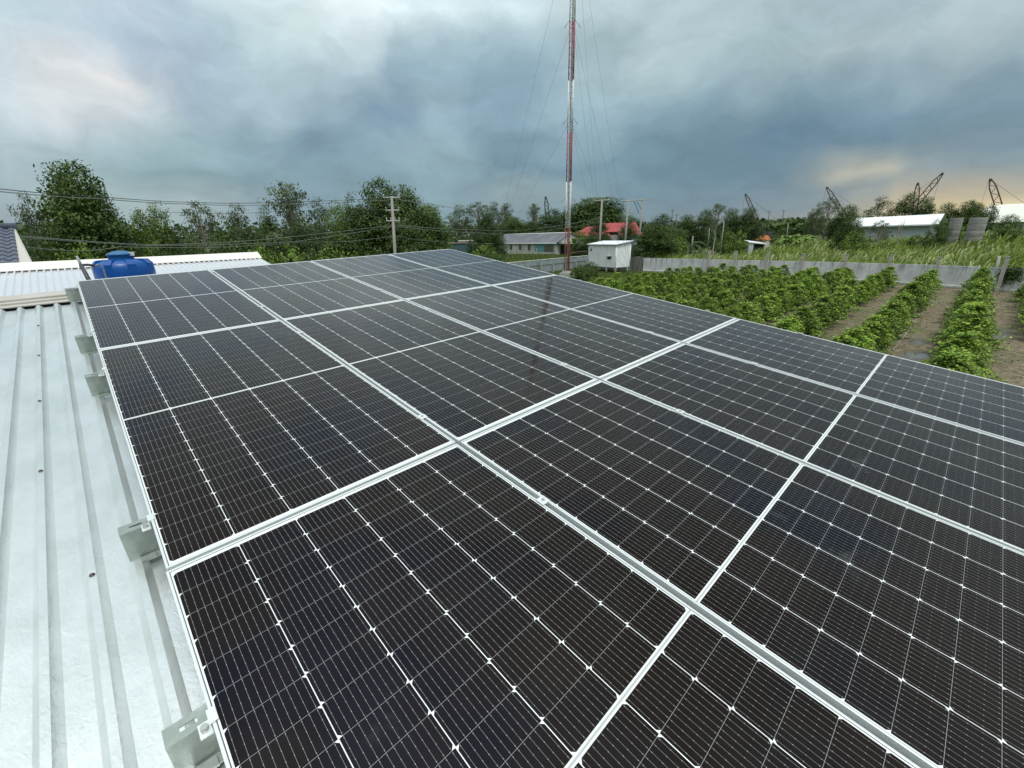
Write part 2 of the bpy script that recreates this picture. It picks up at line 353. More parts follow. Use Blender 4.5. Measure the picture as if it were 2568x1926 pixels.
PURL = [-0.17, -1.81, -2.65, -4.26, -5.09, -6.70]
ptxt = ['by the ridge flashing', 'second from the ridge', 'third from the ridge', 'fourth from the ridge', 'fifth from the ridge, nearest the camera', 'below the bottom edge of view']
for i, y in enumerate(PURL):
    t = on_roof('steel_purlin', (0, y, 0), f'galvanised steel channel jutting out left of the panels, {ptxt[i]}', 'purlin', 'steel purlins under the array')
    p = MB(); x0, x1 = -0.092 - 0.008 * (i < 2), 4.60; zt, zb, th = -0.0352, -0.160, 0.0025
    p.box((x0, y * 0 - 0.003, zb), (x1, 0.0, zt))                                  # web
    p.box((x0, 0.0, zt - th), (x0 + 0.030, 0.045, zt)); p.box((x0 + 0.030, 0.0, zt - th), (x0 + 0.066, 0.014, zt)); p.box((x0 + 0.030, 0.026, zt - th), (x0 + 0.066, 0.045, zt)); p.box((x0 + 0.066, 0.0, zt - th), (x1, 0.045, zt))
    p.box((x0, 0.0, zb), (x1, 0.045, zb + th))
    p.box((x0, 0.0425, zt - 0.018), (x1, 0.045, zt - th)); p.box((x0, 0.0425, zb + th), (x1, 0.045, zb + 0.018))
    p.build('channel', M_galv, t)
    f = MB(); f.box((x0 + 0.012, -0.030, zb - 0.004), (x1, -0.0035, zb - 0.0005)); f.box((x0 + 0.03, -0.034, zb - 0.003), (x0 + 0.075, -0.008, zb + 0.006))
    f.build('foot_plate', M_galv, t)
# clamps
ctxt = ['nearest the ridge', 'second from the ridge', 'third from the ridge', 'fourth from the ridge', 'fifth from the ridge', 'closest to the camera']
mc = MB().box((-0.021, -0.02, 0.0012), (0.021, 0.02, 0.0042)); mc.box((-0.0085, -0.02, -0.03), (-0.006, 0.02, 0.0012)); mc.box((0.006, -0.02, -0.03), (0.0085, 0.02, 0.0012)); mc_me = mc.mesh('clamp_plate')
bo_me = MB().tube((0, 0, 0.0042), (0, 0, 0.0092), 0.0065, 0.006, 12).mesh('bolt')
ec = MB().box((-0.004, -0.018, 0.0008), (0.012, 0.018, 0.0042)); ec.box((-0.0065, -0.018, -0.033), (-0.004, 0.018, 0.0042)); ec.box((-0.030, -0.018, -0.033), (-0.0065, 0.018, -0.029)); ec_me = ec.mesh('clamp_plate')
eb_me = MB().tube((-0.018, 0, -0.029), (-0.018, 0, -0.018), 0.0085, 0.008, 12).mesh('bolt')
for i, y in enumerate(PURL):
    yy = y - (0.02 if i else 0.0)
    for k in (1, 2, 3):
        t = on_roof('mid_clamp', (k * PITCH - 0.010, yy, 0), f'clamp on the {ORD[k-1]} long seam from the left, {ctxt[i]}', 'clamp', 'mid clamps on the panel seams')
        link_mesh('clamp_plate', mc_me, M_alu, t); link_mesh('bolt', bo_me, M_bolt, t)
    for sx, xx, w in ((1, 0.0, 'left'), (-1, 4 * PITCH - 0.02, 'right')):
        t = on_roof('end_clamp', (xx, yy, 0), f'end clamp gripping the {w} array edge, {ctxt[i]}', 'clamp', 'end clamps along the array edges')
        if sx < 0: t.rotation_euler.rotate_axis('Z', math.pi)
        link_mesh('clamp_plate', ec_me, M_alu, t); link_mesh('bolt', eb_me, M_bolt, t)

# ------------------------------------------------------------------ the roof under the array
def rib_profile(x0, x1, xs, top, base, z0, h):
    pts = [(x0, z0)]
    for xc in xs:
        if xc - base / 2 <= x0 or xc + base / 2 >= x1: continue
        pts += [(xc - base / 2, z0), (xc - top / 2, z0 + h), (xc + top / 2, z0 + h), (xc + base / 2, z0)]
    pts.append((x1, z0)); return pts
def sheet(name, pts, y0, y1, m, parent, seg=1):
    mb = MB()
    for (a, b) in zip(pts[:-1], pts[1:]):
        mb.quad((a[0], y0, a[1]), (b[0], y0, b[1]), (b[0], y1, b[1]), (a[0], y1, a[1]))
    return mb.build(name, m, parent)
M_roof = bpy.data.materials.new('galvalume_roof'); M_roof.use_nodes = True
t_ = M_roof.node_tree; t_.nodes.clear(); g = G(t_)
oc = g.node('ShaderNodeTexCoord').outputs['Object']
mp = g.node('ShaderNodeMapping'); mp.inputs['Scale'].default_value = (1.6, 1, 1); t_.links.new(oc, mp.inputs[0])
nb = g.noise(mp.outputs[0], 24.0, 5, 0.65, dist=0.8); nd = g.noise(mp.outputs[0], 3.2, 6, 0.65); ns = g.noise(mp.outputs[0], 60, 4, 0.7)
cc = g.mix(g.m('DIVIDE', g.sub(nd, 0.42), 0.25, clamp=True), (0.84, 0.88, 0.87, 1), (0.73, 0.775, 0.76, 1))
cc = g.mix(g.mul(g.m('DIVIDE', g.sub(ns, 0.60), 0.10, clamp=True), 0.25), cc, (0.52, 0.54, 0.53, 1))
cre = g.m('ABSOLUTE', g.sub(g.noise(mp.outputs[0], 11.0, 2, 0.5, dist=2.5), 0.5)); msk = g.m('DIVIDE', g.sub(g.noise(oc, 4.0, 2, 0.5), 0.55), 0.08, clamp=True)
cc = g.mix(g.mul(g.mul(g.lt(cre, 0.006), msk), 0.4), cc, (0.42, 0.45, 0.45, 1))
b = g.node('ShaderNodeBsdfPrincipled'); t_.links.new(cc, b.inputs['Base Color'])
b.inputs['Metallic'].default_value = 0.80; b.inputs['Roughness'].default_value = 0.28
t_.links.new(g.bump(g.add(nb, g.mul(nd, 1.5)), 0.28, 0.005), b.inputs['Normal'])
o = g.node('ShaderNodeOutputMaterial'); t_.links.new(b.outputs[0], o.inputs[0])
M_cream = mat('cream_flashing', (0.50, 0.485, 0.44), 0.5, 0.1, col2=(0.42, 0.40, 0.35), c2scale=5, c2lo=0.45, c2hi=0.7, var=0.15, vscale=30)
M_wall = mat('rendered_wall', (0.55, 0.54, 0.5), 0.85, var=0.2, vscale=2, bump=0.1)
M_shade = mat('shade_black', (0.015, 0.014, 0.02), 0.9)  # near-black colour that stands in for deep shade

bld = on_roof('workshop_building', (0, 0, 0), 'building whose pale corrugated metal roof carries the solar panels', 'building')
xs = [-0.317 + 0.1225 * k for k in range(-50, 42)]
Z0, RH = -0.187, 0.0268
sheet('roof_sheet', rib_profile(-6.4, 4.56, xs, 0.021, 0.062, Z0, RH), -7.6, -0.150, M_roof, bld)
rt = MB(); rt.box((-6.4, -0.118, -0.170), (4.5, -0.045, -0.158)); rt.box((-6.4, -0.045, -0.166), (4.5, -0.030, -0.140)); rt.box((-6.4, -0.030, -0.150), (4.5, 0.035, -0.144)); rt.box((-6.4, 0.035, -0.146), (4.5, 0.055, -0.126)); rt.box((-6.4, 0.055, -0.140), (4.5, 0.27, -0.134))
bev(rt.build('ridge_flashing', M_cream, bld), 0.003)
MB().box((-6.38, -0.33, -0.30), (4.5, 0.25, -0.215)).build('gap_shade', M_shade, bld)  # black block painting the shadow in the gap between sheet and flashing
wl = MB(); wl.box((-6.2, -7.3, -6.2), (4.3, -0.5, -0.32)); wl.build('wall', M_wall, bld)
# dome-headed roofing screws on the rib crests
scr = MB(); scr.lathe([(0.0085, 0.0), (0.0085, 0.0015), (0.0075, 0.0028), (0.005, 0.0030), (0.005, 0.0050), (0.0042, 0.0065)], 14); scr_me = scr.mesh('washer_screw')
for i, (xx, yy) in enumerate([(-0.317, -0.883), (-0.317, -1.69), (-0.317, -2.55), (-0.317, -3.40), (-0.1945, -4.25)]):
    t = on_roof('roofing_screw', (xx, yy, Z0 + RH), 'dark round roofing screw on a rib crest of the pale roof, ' + ['fifth and farthest', 'fourth', 'third', 'second', 'nearest to the camera'][i], 'screw', 'roofing screws on the rib crests')
    o = link_mesh('screw_head', scr_me, mat('screw_metal', (0.10, 0.09, 0.08), 0.4, 0.7), t)

# ------------------------------------------------------------------ second roof, tiled house, tank
M_wroof = mat('white_roof_sheet', (0.80, 0.82, 0.83), 0.45, 0.15, var=0.06, vscale=4)
M_wrib = mat('white_ribbed_sheet', (0.80, 0.82, 0.845), 0.32, 0.62, var=0.10, vscale=6)
M_cap = mat('white_ridge_cap', (0.78, 0.76, 0.70), 0.55, 0.0, col2=(0.66, 0.63, 0.56), c2scale=2.5, c2lo=0.5, c2hi=0.75)
nb_ = empty('neighbour_building', (0, 0, 0), 0, 'building with white ribbed metal roof and broad ridge cap, beyond the solar panels', 'building')
ZR, YR, SL = 5.69, 15.95, 0.16
XR = gp(652, 631.6, ZR).x
mb = MB(); yb = 9.4
pr = rib_profile(-14, XR - 0.02, [XR - 0.1 - 0.125 * k for k in range(149, -1, -1)], 0.022, 0.056, 0.0, 0.034)
def zr(y): return 5.515 - SL * (15.62 - y)
for (a, b2) in zip(pr[:-1], pr[1:]):
    mb.quad((a[0], yb, zr(yb) + a[1] - 0.035), (b2[0], yb, zr(yb) + b2[1] - 0.035), (b2[0], 15.9, zr(15.9) + b2[1] - 0.035), (a[0], 15.9, zr(15.9) + a[1] - 0.035))
    mb.quad((b2[0], 15.9, zr(15.9) + b2[1] - 0.035), (a[0], 15.9, zr(15.9) + a[1] - 0.035), (a[0], 22, 4.6 + a[1]), (b2[0], 22, 4.6 + b2[1]))
mb.build('roof_sheet', M_wrib, nb_)
cp = MB(); x0 = -14
cp.quad((x0, 15.60, 5.52), (XR, 15.60, 5.52), (XR, 15.95, 5.69), (x0, 15.95, 5.69)); cp.quad((x0, 15.95, 5.69), (XR, 15.95, 5.69), (XR, 16.3, 5.5), (x0, 16.3, 5.5))
cp.quad((x0, 15.60, 5.505), (XR, 15.60, 5.505), (XR, 15.60, 5.52), (x0, 15.60, 5.52))
cp.build('ridge_cap', M_cap, nb_)
w2 = MB(); w2.box((-13.6, 9.8, 0), (XR - 0.3, 21.6, 4.2)); w2.build('wall', M_wall, nb_)

M_tile = mat('slate_blue_tile', (0.10, 0.115, 0.16), 0.55, 0.0, var=0.3, vscale=5, bump=0.05)
M_fas = mat('cream_plaster', (0.50, 0.49, 0.44), 0.8, var=0.1)
D1 = 22.0
A = dp(34, 572, D1); B = dp(49, 665, D1 - 4.5); T1 = dp(78, 660, D1 - 4.6)
th = empty('tiled_house', (A.x, A.y, 0), 0, 'house with dark slate-blue tiled roof and cream gable at the left edge', 'house')
mb = MB(); e = Vector((-7, -0.6, 0)); nrow = 13; ncol = 30
for i in range(nrow):
    a0 = A.lerp(B, i / nrow * 1.25); a1 = A.lerp(B, (i + 1.25) / nrow * 1.25)
    for j in range(ncol * 6):
        u0, u1 = j / (ncol * 6), (j + 1) / (ncol * 6); h0 = 0.028 * math.sin(j * math.pi / 3); h1 = 0.028 * math.sin((j + 1) * math.pi / 3)
        mb.quad(a1 + e * u0 + Vector((0, 0, 0.05 + h0)), a0 + e * u0 + Vector((0, 0, h0)), a0 + e * u1 + Vector((0, 0, h1)), a1 + e * u1 + Vector((0, 0, 0.05 + h1)))
        mb.quad(a1 + e * u0 + Vector((0, 0, 0.05 + h0)), a1 + e * u1 + Vector((0, 0, 0.05 + h1)), a1 + e * u1 + Vector((0, 0, -0.02 + h1)), a1 + e * u0 + Vector((0, 0, -0.02 + h0)))
mb.xf(Matrix.Translation((-A.x, -A.y, 0))).build('roof', M_tile, th)
mb = MB(); nrm = Vector((0.25, 1.0, 0)).normalized() * 0.12
for s_ in (0, 1):
    pass
B2 = A.lerp(B, 1.25); T2 = A.lerp(T1, 1.25)
mb.tri(A, B2, T2); mb.tri(A + nrm, T2 + nrm, B2 + nrm); mb.quad(A, T2, T2 + nrm, A + nrm)
mb.quad(B2, Vector((B2.x, B2.y, 0)), Vector((T2.x, T2.y, 0)), T2)
mb.xf(Matrix.Translation((-A.x, -A.y, 0))).build('gable_wall', M_fas, th)
rc = MB(); rc.tube(A + Vector((0.1, 0, 0.05)), A + e + Vector((0, 0, 0.05)), 0.11, 0.11, 10); rc.xf(Matrix.Translation((-A.x, -A.y, 0))).build('ridge_tiles', M_tile, th)

M_blue = mat('blue_plastic', (0.002, 0.072, 0.31), 0.35, 0.0, var=0.12, vscale=3)
M_lblue = mat('light_blue_lid', (0.02, 0.13, 0.30), 0.4)
M_pvc = mat('blue_grey_pipe', (0.12, 0.20, 0.28), 0.5)
M_blk = mat('dark_pipe', (0.05, 0.05, 0.055), 0.5)
TD = 10.6
tp = dp(304, 647, TD)
tk = empty('water_tank', (tp.x, tp.y, tp.z - 0.92), 0, 'round blue plastic water tank with lid behind the solar panels', 'water tank')
rT = 0.445
prof = [(rT * .97, 0.0), (rT, 0.05), (rT, 0.22), (rT * .97, 0.24), (rT * .97, 0.26), (rT, 0.28), (rT, 0.46), (rT * .972, 0.48), (rT * .972, 0.50), (rT, 0.52), (rT, 0.70), (rT * .99, 0.755), (rT * .955, 0.81), (rT * .88, 0.852), (rT * .70, 0.885), (rT * .42, 0.905)]
MB().lathe(prof, 48).build('tank_body', M_blue, tk)
sr = MB()
for k in range(8):
    a = k * math.pi / 4 + 0.2; d = Vector((math.cos(a), math.sin(a), 0)); s_ = Vector((-d.y, d.x, 0)) * 0.06
    p0 = d * rT * 0.40 + Vector((0, 0, 0.905)); p1 = d * rT * 0.84 + Vector((0, 0, 0.893)); p2 = d * rT * 0.99 + Vector((0, 0, 0.82)); p3 = d * rT * 0.992 + Vector((0, 0, 0.70))
    for q0, q1 in ((p0, p1), (p1, p2), (p2, p3)): sr.quad(q0 - s_, q0 + s_, q1 + s_, q1 - s_)
    for q0, q1 in ((p0, p1), (p1, p2), (p2, p3)):
        for sg in (1, -1): sr.quad(q0 + s_ * sg, q1 + s_ * sg, q1 + s_ * sg - Vector((0, 0, 0.12)), q0 + s_ * sg - Vector((0, 0, 0.12)))
sr.build('shoulder_ribs', M_blue, tk)
MB().lathe([(0.185, 0.885), (0.185, 0.965), (0.20, 0.968), (0.205, 0.985), (0.19, 1.0), (0.10, 1.035), (0.02, 1.048)], 36).build('lid', M_lblue, tk)
MB().box((0.11, -0.15, 0.955), (0.19, -0.06, 1.02)).build('vent_cap', mat('pale_plastic', (0.6, 0.62, 0.6), 0.5), tk)
pp = MB(); pa = dp(250, 663, TD - 0.42) - Vector(tk.location); pb = dp(256, 663, TD - 0.42) - Vector(tk.location)
pp.path([pa + Vector((-0.09, 0, -0.04)), pa + Vector((-0.01, 0, 0)), pb + Vector((0, 0, -0.05)), pb + Vector((0.01, 0, -0.55))], 0.017, 8); pp.build('overflow_pipe', M_pvc, tk)
st = MB()
for sx in (-.4, .4):
    for sy in (-.4, .4): st.box((sx - .03, sy - .03, -(tp.z - .92)), (sx + .03, sy + .03, -.05))
st.box((-.5, -.5, -.05), (.5, .5, -.001)); st.build('stand', M_galv, tk)
p0, p1, p2 = dp(193, 643, 9.9), dp(203, 665, 9.8), dp(224, 704, 9.4)
pv = empty('vent_pipe', tuple(p2), 0, 'slanting dark pipe with pale top standing left of the blue tank', 'pipe')
MB().tube(p1 - p2, Vector((0, 0, 0)), 0.027, 0.03, 10).build('lower_pipe', M_blk, pv)
MB().tube(p0 - p2, p1 - p2, 0.018, 0.02, 10).build('upper_pipe', mat('grey_pipe', (0.28, 0.28, 0.27), 0.5), pv)
q = dp(237, 666, 10.2)
MB().path([p1 - p2, (p1 + q) / 2 - p2 + Vector((0, 0, .01)), q - p2], 0.02, 8).build('elbow', M_blk, pv)

# ------------------------------------------------------------------ ground
def hill(x, y):
    return 3.0 * np.exp(-((x - 112) / 26) ** 2 - ((y + 14) / 24) ** 2) + 0.9 * np.exp(-((x - 100) / 24) ** 2 - ((y - 22) / 16) ** 2)
def M_ground_make():
    m = bpy.data.materials.new('grassy_ground'); m.use_nodes = True; t = m.node_tree; t.nodes.clear(); g = G(t)
    c = g.node('ShaderNodeTexCoord').outputs['Object']
    n1 = g.noise(c, 0.12, 6, 0.65); n2 = g.noise(c, 1.4, 6, 0.7)
    a = g.mix(g.m('DIVIDE', g.sub(n2, 0.38), 0.25, clamp=True), (0.035, 0.055, 0.012, 1), (0.10, 0.15, 0.025, 1))
    a = g.mix(g.mul(g.m('DIVIDE', g.sub(n1, 0.55), 0.12, clamp=True), 0.5), a, (0.14, 0.12, 0.05, 1))
    b = g.node('ShaderNodeBsdfPrincipled'); t.links.new(a, b.inputs[0]); b.inputs['Roughness'].default_value = 0.9
    t.links.new(g.bump(n2, 0.6, 0.1), b.inputs['Normal'])
    o = g.node('ShaderNodeOutputMaterial'); t.links.new(b.outputs[0], o.inputs[0]); return m
def grid_mesh(name, xs, ys, zf):
    X, Y = np.meshgrid(xs, ys, indexing='ij'); V = np.stack([X, Y, zf(X, Y)], -1).reshape(-1, 3); nx, ny = X.shape
    i = np.arange(nx * ny).reshape(nx, ny); Fq = np.stack([i[:-1, :-1], i[1:, :-1], i[1:, 1:], i[:-1, 1:]], -1).reshape(-1, 4)
    return arr_mesh(name, V, Fq)
xs_ = np.concatenate([np.linspace(-3000, 40, 20), np.arange(44, 190, 3.0), np.linspace(200, 4000, 24)])
ys_ = np.concatenate([np.linspace(-3000, -80, 16), np.arange(-76, 90, 3.0), np.linspace(100, 4000, 24)])
gr = link_mesh('ground', grid_mesh('ground', xs_, ys_, lambda X, Y: np.where(X > 64, hill(X, Y), 0.0)), M_ground_make()); tag(gr, kind='structure')
def M_soil_make():
    m = bpy.data.materials.new('wet_soil'); m.use_nodes = True; t = m.node_tree; t.nodes.clear(); g = G(t)
    c = g.node('ShaderNodeTexCoord').outputs['Object']
    n1 = g.noise(c, 0.35, 6, 0.7); n2 = g.noise(c, 3.5, 7, 0.75); n3 = g.noise(c, 0.22, 3, 0.55)
    a = g.mix(g.m('DIVIDE', g.sub(n2, 0.36), 0.3, clamp=True), (0.065, 0.052, 0.030, 1), (0.29, 0.24, 0.150, 1))
    a = g.mix(g.mul(g.m('DIVIDE', g.sub(n1, 0.48), 0.12, clamp=True), 0.6), a, (0.085, 0.105, 0.035, 1))
    x, y, z = g.sep(c)
    def blob(cx, cy, rx, ry): return g.add(g.m('POWER', g.m('DIVIDE', g.sub(x, cx), rx), 2.0), g.m('POWER', g.m('DIVIDE', g.sub(y, cy), ry), 2.0))
    d = g.mn(g.mn(blob(27.8, 1.1, 2.2, .9), blob(36.5, -1.6, 3.0, .75)), g.mn(blob(31.5, 1.4, 1.6, .6), blob(45, 6.8, 2.5, .5)))
    wet = g.m('DIVIDE', g.sub(2.6, g.add(d, g.mul(g.add(n2, g.mul(n1, 1.2)), 1.9))), 0.5, clamp=True)
    a = g.mix(g.mul(wet, 0.8), a, (0.085, 0.085, 0.07, 1))
    b = g.node('ShaderNodeBsdfPrincipled'); t.links.new(a, b.inputs[0])
    t.links.new(g.sub(0.9, g.mul(wet, 0.72)), b.inputs['Roughness'])
    bm = g.node('ShaderNodeBump'); bm.inputs['Distance'].default_value = 0.12; t.links.new(g.mul(g.sub(1.0, wet), n2), bm.inputs['Height']); bm.inputs['Strength'].default_value = 0.7
    t.links.new(bm.outputs[0], b.inputs['Normal'])
    o = g.node('ShaderNodeOutputMaterial'); t.links.new(b.outputs[0], o.inputs[0]); return m
so = MB(); so.quad((8, -14, .008), (61.2, -14, .008), (61.6, 25.6, .008), (18, 25.6, .008)); so.build('nursery_soil', M_soil_make()); tag(bpy.data.objects['nursery_soil'], kind='structure')
M_dirt = mat('red_dirt', (0.30, 0.17, 0.09), 0.9, col2=(0.16, 0.12, 0.05), c2scale=0.5, var=0.4, vscale=2, bump=0.3, bscale=5)
dt = MB(); pts = [gp(1232, 648), gp(1320, 657), gp(1345, 652), gp(1345, 663), gp(1290, 676), gp(1230, 660)]
n = len(dt.v); dt.v += [(p.x, p.y, 0.012) for p in pts]; dt.f.append(tuple(range(6))[::-1]); dt.sm.append(False); dt.build('dirt_path', M_dirt); tag(bpy.data.objects['dirt_path'], kind='structure')

# ------------------------------------------------------------------ foliage meshes
def leaves(cent, size, flat=0.5, aspect=0.55, tone=None, droop=0.0, out=None):
    n = len(cent); nrm = nr.normal(size=(n, 3)); nrm[:, 2] = np.abs(nrm[:, 2]) + flat * 1.5
    if out is not None: nrm = nrm + out * 1.2
    nrm /= np.linalg.norm(nrm, axis=1, keepdims=True)
    a = np.cross(nrm, nr.normal(size=(n, 3))); a /= np.linalg.norm(a, axis=1, keepdims=True); b = np.cross(nrm, a)
    s = (size * nr.uniform(0.6, 1.3, n))[:, None]
    a = a * s; b = b * s * aspect
    if droop: a[:, 2] -= np.abs(droop) * s[:, 0]
    V = np.stack([cent - a, cent + b * 1.0 - a * .1, cent + a, cent - b - a * .1], 1).reshape(-1, 3)
    Fq = np.arange(4 * n).reshape(n, 4); tn = np.repeat(tone if tone is not None else nr.uniform(0, 1, n), 4)
    return V, Fq, tn
def crown_mesh(name, lobes, clump_r, per, size, flat=0.4, hollow=0.35, aspect=0.55, droop=0.0):
    Cs, Os = [], []
    for (cx, cy, cz, rx, ry, rz_, k) in lobes:
        d = nr.normal(size=(k, 3)); d /= np.linalg.norm(d, axis=1, keepdims=True)
        r = nr.uniform(hollow, 1, k) ** 0.5
        Cs.append(np.array([cx, cy, cz]) + d * r[:, None] * np.array([rx, ry, rz_])); Os.append(d)
    Cs = np.concatenate(Cs); Os = np.concatenate(Os)
    cr = clump_r * nr.uniform(0.6, 1.35, len(Cs)); tb = nr.uniform(0, 1, len(Cs))
    pts = np.repeat(Cs, per, 0) + np.clip(nr.normal(size=(len(Cs) * per, 3)), -1.5, 1.5) * np.repeat(cr, per)[:, None] * np.array([1, 1, 0.62]) * 0.58
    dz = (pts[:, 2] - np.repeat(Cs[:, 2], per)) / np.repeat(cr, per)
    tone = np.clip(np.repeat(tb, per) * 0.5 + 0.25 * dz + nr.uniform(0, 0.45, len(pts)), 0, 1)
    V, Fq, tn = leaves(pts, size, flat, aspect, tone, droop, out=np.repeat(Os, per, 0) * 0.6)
    return arr_mesh(name, V, Fq, tn), Cs
def trunk_mesh(name, h, r, targets, nb=14, lean=0.03, multi=1):
    mb = MB()
    for s in range(multi):
        bx, by = (0, 0) if multi == 1 else (rnd.uniform(-.4, .4), rnd.uniform(-.4, .4))
        pts = [Vector((bx, by, -0.2))]
        for i in range(1, 7): pts.append(Vector((bx + rnd.uniform(-1, 1) * lean * h * i / 6, by + rnd.uniform(-1, 1) * lean * h * i / 6, h * i / 6)))
        for i in range(6): mb.tube(pts[i], pts[i + 1], r * (1 - i / 7.2), r * (1 - (i + 1) / 7.2), 8, cap=False)
        idx = nr.choice(len(targets), min(nb, len(targets)), replace=False)
        for k in idx:
            T = Vector(targets[k]); f = min(0.95, max(0.2, (T.z / h) * rnd.uniform(0.55, 0.8))); j = min(5, int(f * 6)); st_ = pts[j].lerp(pts[j + 1], f * 6 - j)
            mid = st_.lerp(T, 0.5) + Vector((0, 0, -0.04 * h * rnd.random())); rr = r * (1 - f) * 0.5 + 0.02
            mb.tube(st_, mid, rr, rr * .7, 6, cap=False); mb.tube(mid, T, rr * .7, rr * .25, 5, cap=False)
    return mb.mesh(name)
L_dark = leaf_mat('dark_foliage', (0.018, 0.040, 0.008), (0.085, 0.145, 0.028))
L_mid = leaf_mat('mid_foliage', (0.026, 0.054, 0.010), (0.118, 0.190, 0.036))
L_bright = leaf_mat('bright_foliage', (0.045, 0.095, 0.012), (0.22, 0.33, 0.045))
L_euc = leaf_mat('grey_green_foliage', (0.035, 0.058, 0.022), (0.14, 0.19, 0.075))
L_shrub = leaf_mat('nursery_foliage', (0.016, 0.052, 0.008), (0.35, 0.52, 0.065), objvar=0.45, trans=0.2)  # dark tone paints the shaded gaps, bright tone the lit tufts
M_bark = mat('bark', (0.13, 0.10, 0.075), 0.9, var=0.4, vscale=6, bump=0.3, bscale=20)
M_pbark = mat('pale_bark', (0.30, 0.27, 0.22), 0.85, var=0.4, vscale=5)

TREES = {}
def proto(key, lobes, clump_r, per, size, th_, tr, lm, bm, flat=0.4, hollow=0.35, nb=16, multi=1, aspect=.55, droop=0.):
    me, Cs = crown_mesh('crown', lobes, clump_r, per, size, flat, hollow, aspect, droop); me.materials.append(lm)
    tm = trunk_mesh('trunk', th_, tr, Cs, nb, multi=multi); tm.materials.append(bm)
    v = np.empty(len(me.vertices) * 3, np.float32); me.vertices.foreach_get('co', v); v = v.reshape(-1, 3)
    top = float(np.percentile(v[:, 2], 99.9)); w = float(np.percentile(v[:, 0], 97) - np.percentile(v[:, 0], 3) + np.percentile(v[:, 1], 97) - np.percentile(v[:, 1], 3)) / 2
    TREES[key] = (me, tm, w, top)
proto('broad1', [(-1.3, .2, 6.6, 2.0, 2.2, 2.0, 110), (1.4, -.2, 6.2, 2.0, 2.2, 2.1, 110), (0.2, 1.2, 5.2, 2.4, 2.0, 2.0, 90), (-3.0, .6, 4.4, 1.7, 1.8, 1.6, 70), (3.0, -.4, 4.2, 1.7, 1.8, 1.7, 70), (.3, 0, 2.4, 3.6, 3.4, 1.9, 140), (-1.9, 0, 8.2, 1.3, 1.5, 1.2, 40), (0.9, .3, 8.6, 1.5, 1.5, 1.3, 48), (2.6, 0, 6.6, 1.1, 1.3, 1.0, 26), (-3.2, 0, 6.2, .9, 1.1, .9, 20)], 0.75, 40, 0.122, 7, 0.28, L_mid, M_bark)
proto('broad2', [(0.8, 0, 6.2, 2.8, 2.8, 2.7, 140), (-1.8, .4, 6.8, 2.0, 2.0, 2.2, 80), (2.6, .3, 3.6, 2.0, 2.2, 2.2, 70), (-2.6, 0, 3.6, 2.2, 2.0, 2.0, 80), (0, 0, 2.2, 3.6, 3.4, 1.9, 110), (1.5, 0, 8.9, 1.2, 1.2, 1.2, 26)], 0.7, 40, 0.115, 7, 0.26, L_mid, M_bark)
proto('dark', [(0, 0, 5.2, 3.6, 3.4, 3.0, 170), (-2.8, 0, 3.4, 2.6, 2.4, 2.4, 90), (2.8, 0, 3.2, 2.6, 2.4, 2.4, 90), (0, 0, 7.6, 2.0, 2.0, 1.8, 60)], 0.85, 40, 0.137, 6, 0.3, L_dark, M_bark)
proto('bright', [(0, 0, 5.0, 2.8, 2.8, 3.0, 150), (1.3, 0, 7.4, 1.6, 1.6, 1.6, 50), (-1.4, .2, 7.0, 1.5, 1.5, 1.6, 45), (0, 0, 2.4, 3.0, 2.8, 2.0, 90)], 0.7, 44, 0.108, 6, 0.24, L_bright, M_bark)
proto('euc1', [(0.3, 0, 8.6, 1.5, 1.5, 1.5, 26), (-1.2, .3, 7.0, 1.5, 1.4, 1.6, 28), (1.5, -.3, 6.2, 1.5, 1.4, 1.5, 26), (-.4, 0, 4.8, 2.2, 2.0, 1.5, 30), (0, 0, 2.6, 2.6, 2.2, 1.6, 36)], 0.62, 41, 0.098, 8.6, 0.17, L_euc, M_pbark, flat=0.1, hollow=0.1, nb=26, droop=0.5)
proto('euc2', [(-.6, 0, 8.8, 1.1, 1.1, 1.3, 17), (0.9, 0, 8.0, 1.1, 1.1, 1.5, 18), (-1.6, .3, 6.2, 1.4, 1.3, 1.4, 22), (1.7, -.3, 5.2, 1.6, 1.4, 1.3, 24), (0, 0, 3.4, 2.4, 2.0, 1.6, 30)], 0.6, 41, 0.098, 8.6, 0.16, L_euc, M_pbark, flat=0.1, hollow=0.1, nb=26, multi=2, droop=0.5)
proto('slim', [(0, 0, 8.6, .9, .9, 1.3, 16), (.3, 0, 6.6, .8, .8, 1.0, 10)], 0.5, 38, 0.098, 8.4, 0.12, L_euc, M_pbark, flat=0.1, hollow=0.0, nb=14, droop=0.4)
proto('bush', [(0, 0, 1.3, 1.6, 1.6, 1.1, 70), (.9, .2, .9, 1.1, 1.0, .9, 30), (-.9, -.2, .9, 1.1, 1.0, .9, 30)], 0.36, 26, 0.09, 1.4, 0.07, L_mid, M_bark)
proto('bush_b', [(0, 0, 1.3, 1.5, 1.5, 1.2, 70), (.8, .3, .8, 1.2, 1.1, .8, 30), (-.9, .1, 1.0, 1.0, 1.0, .9, 30)], 0.36, 26, 0.09, 1.4, 0.06, L_bright, M_bark)
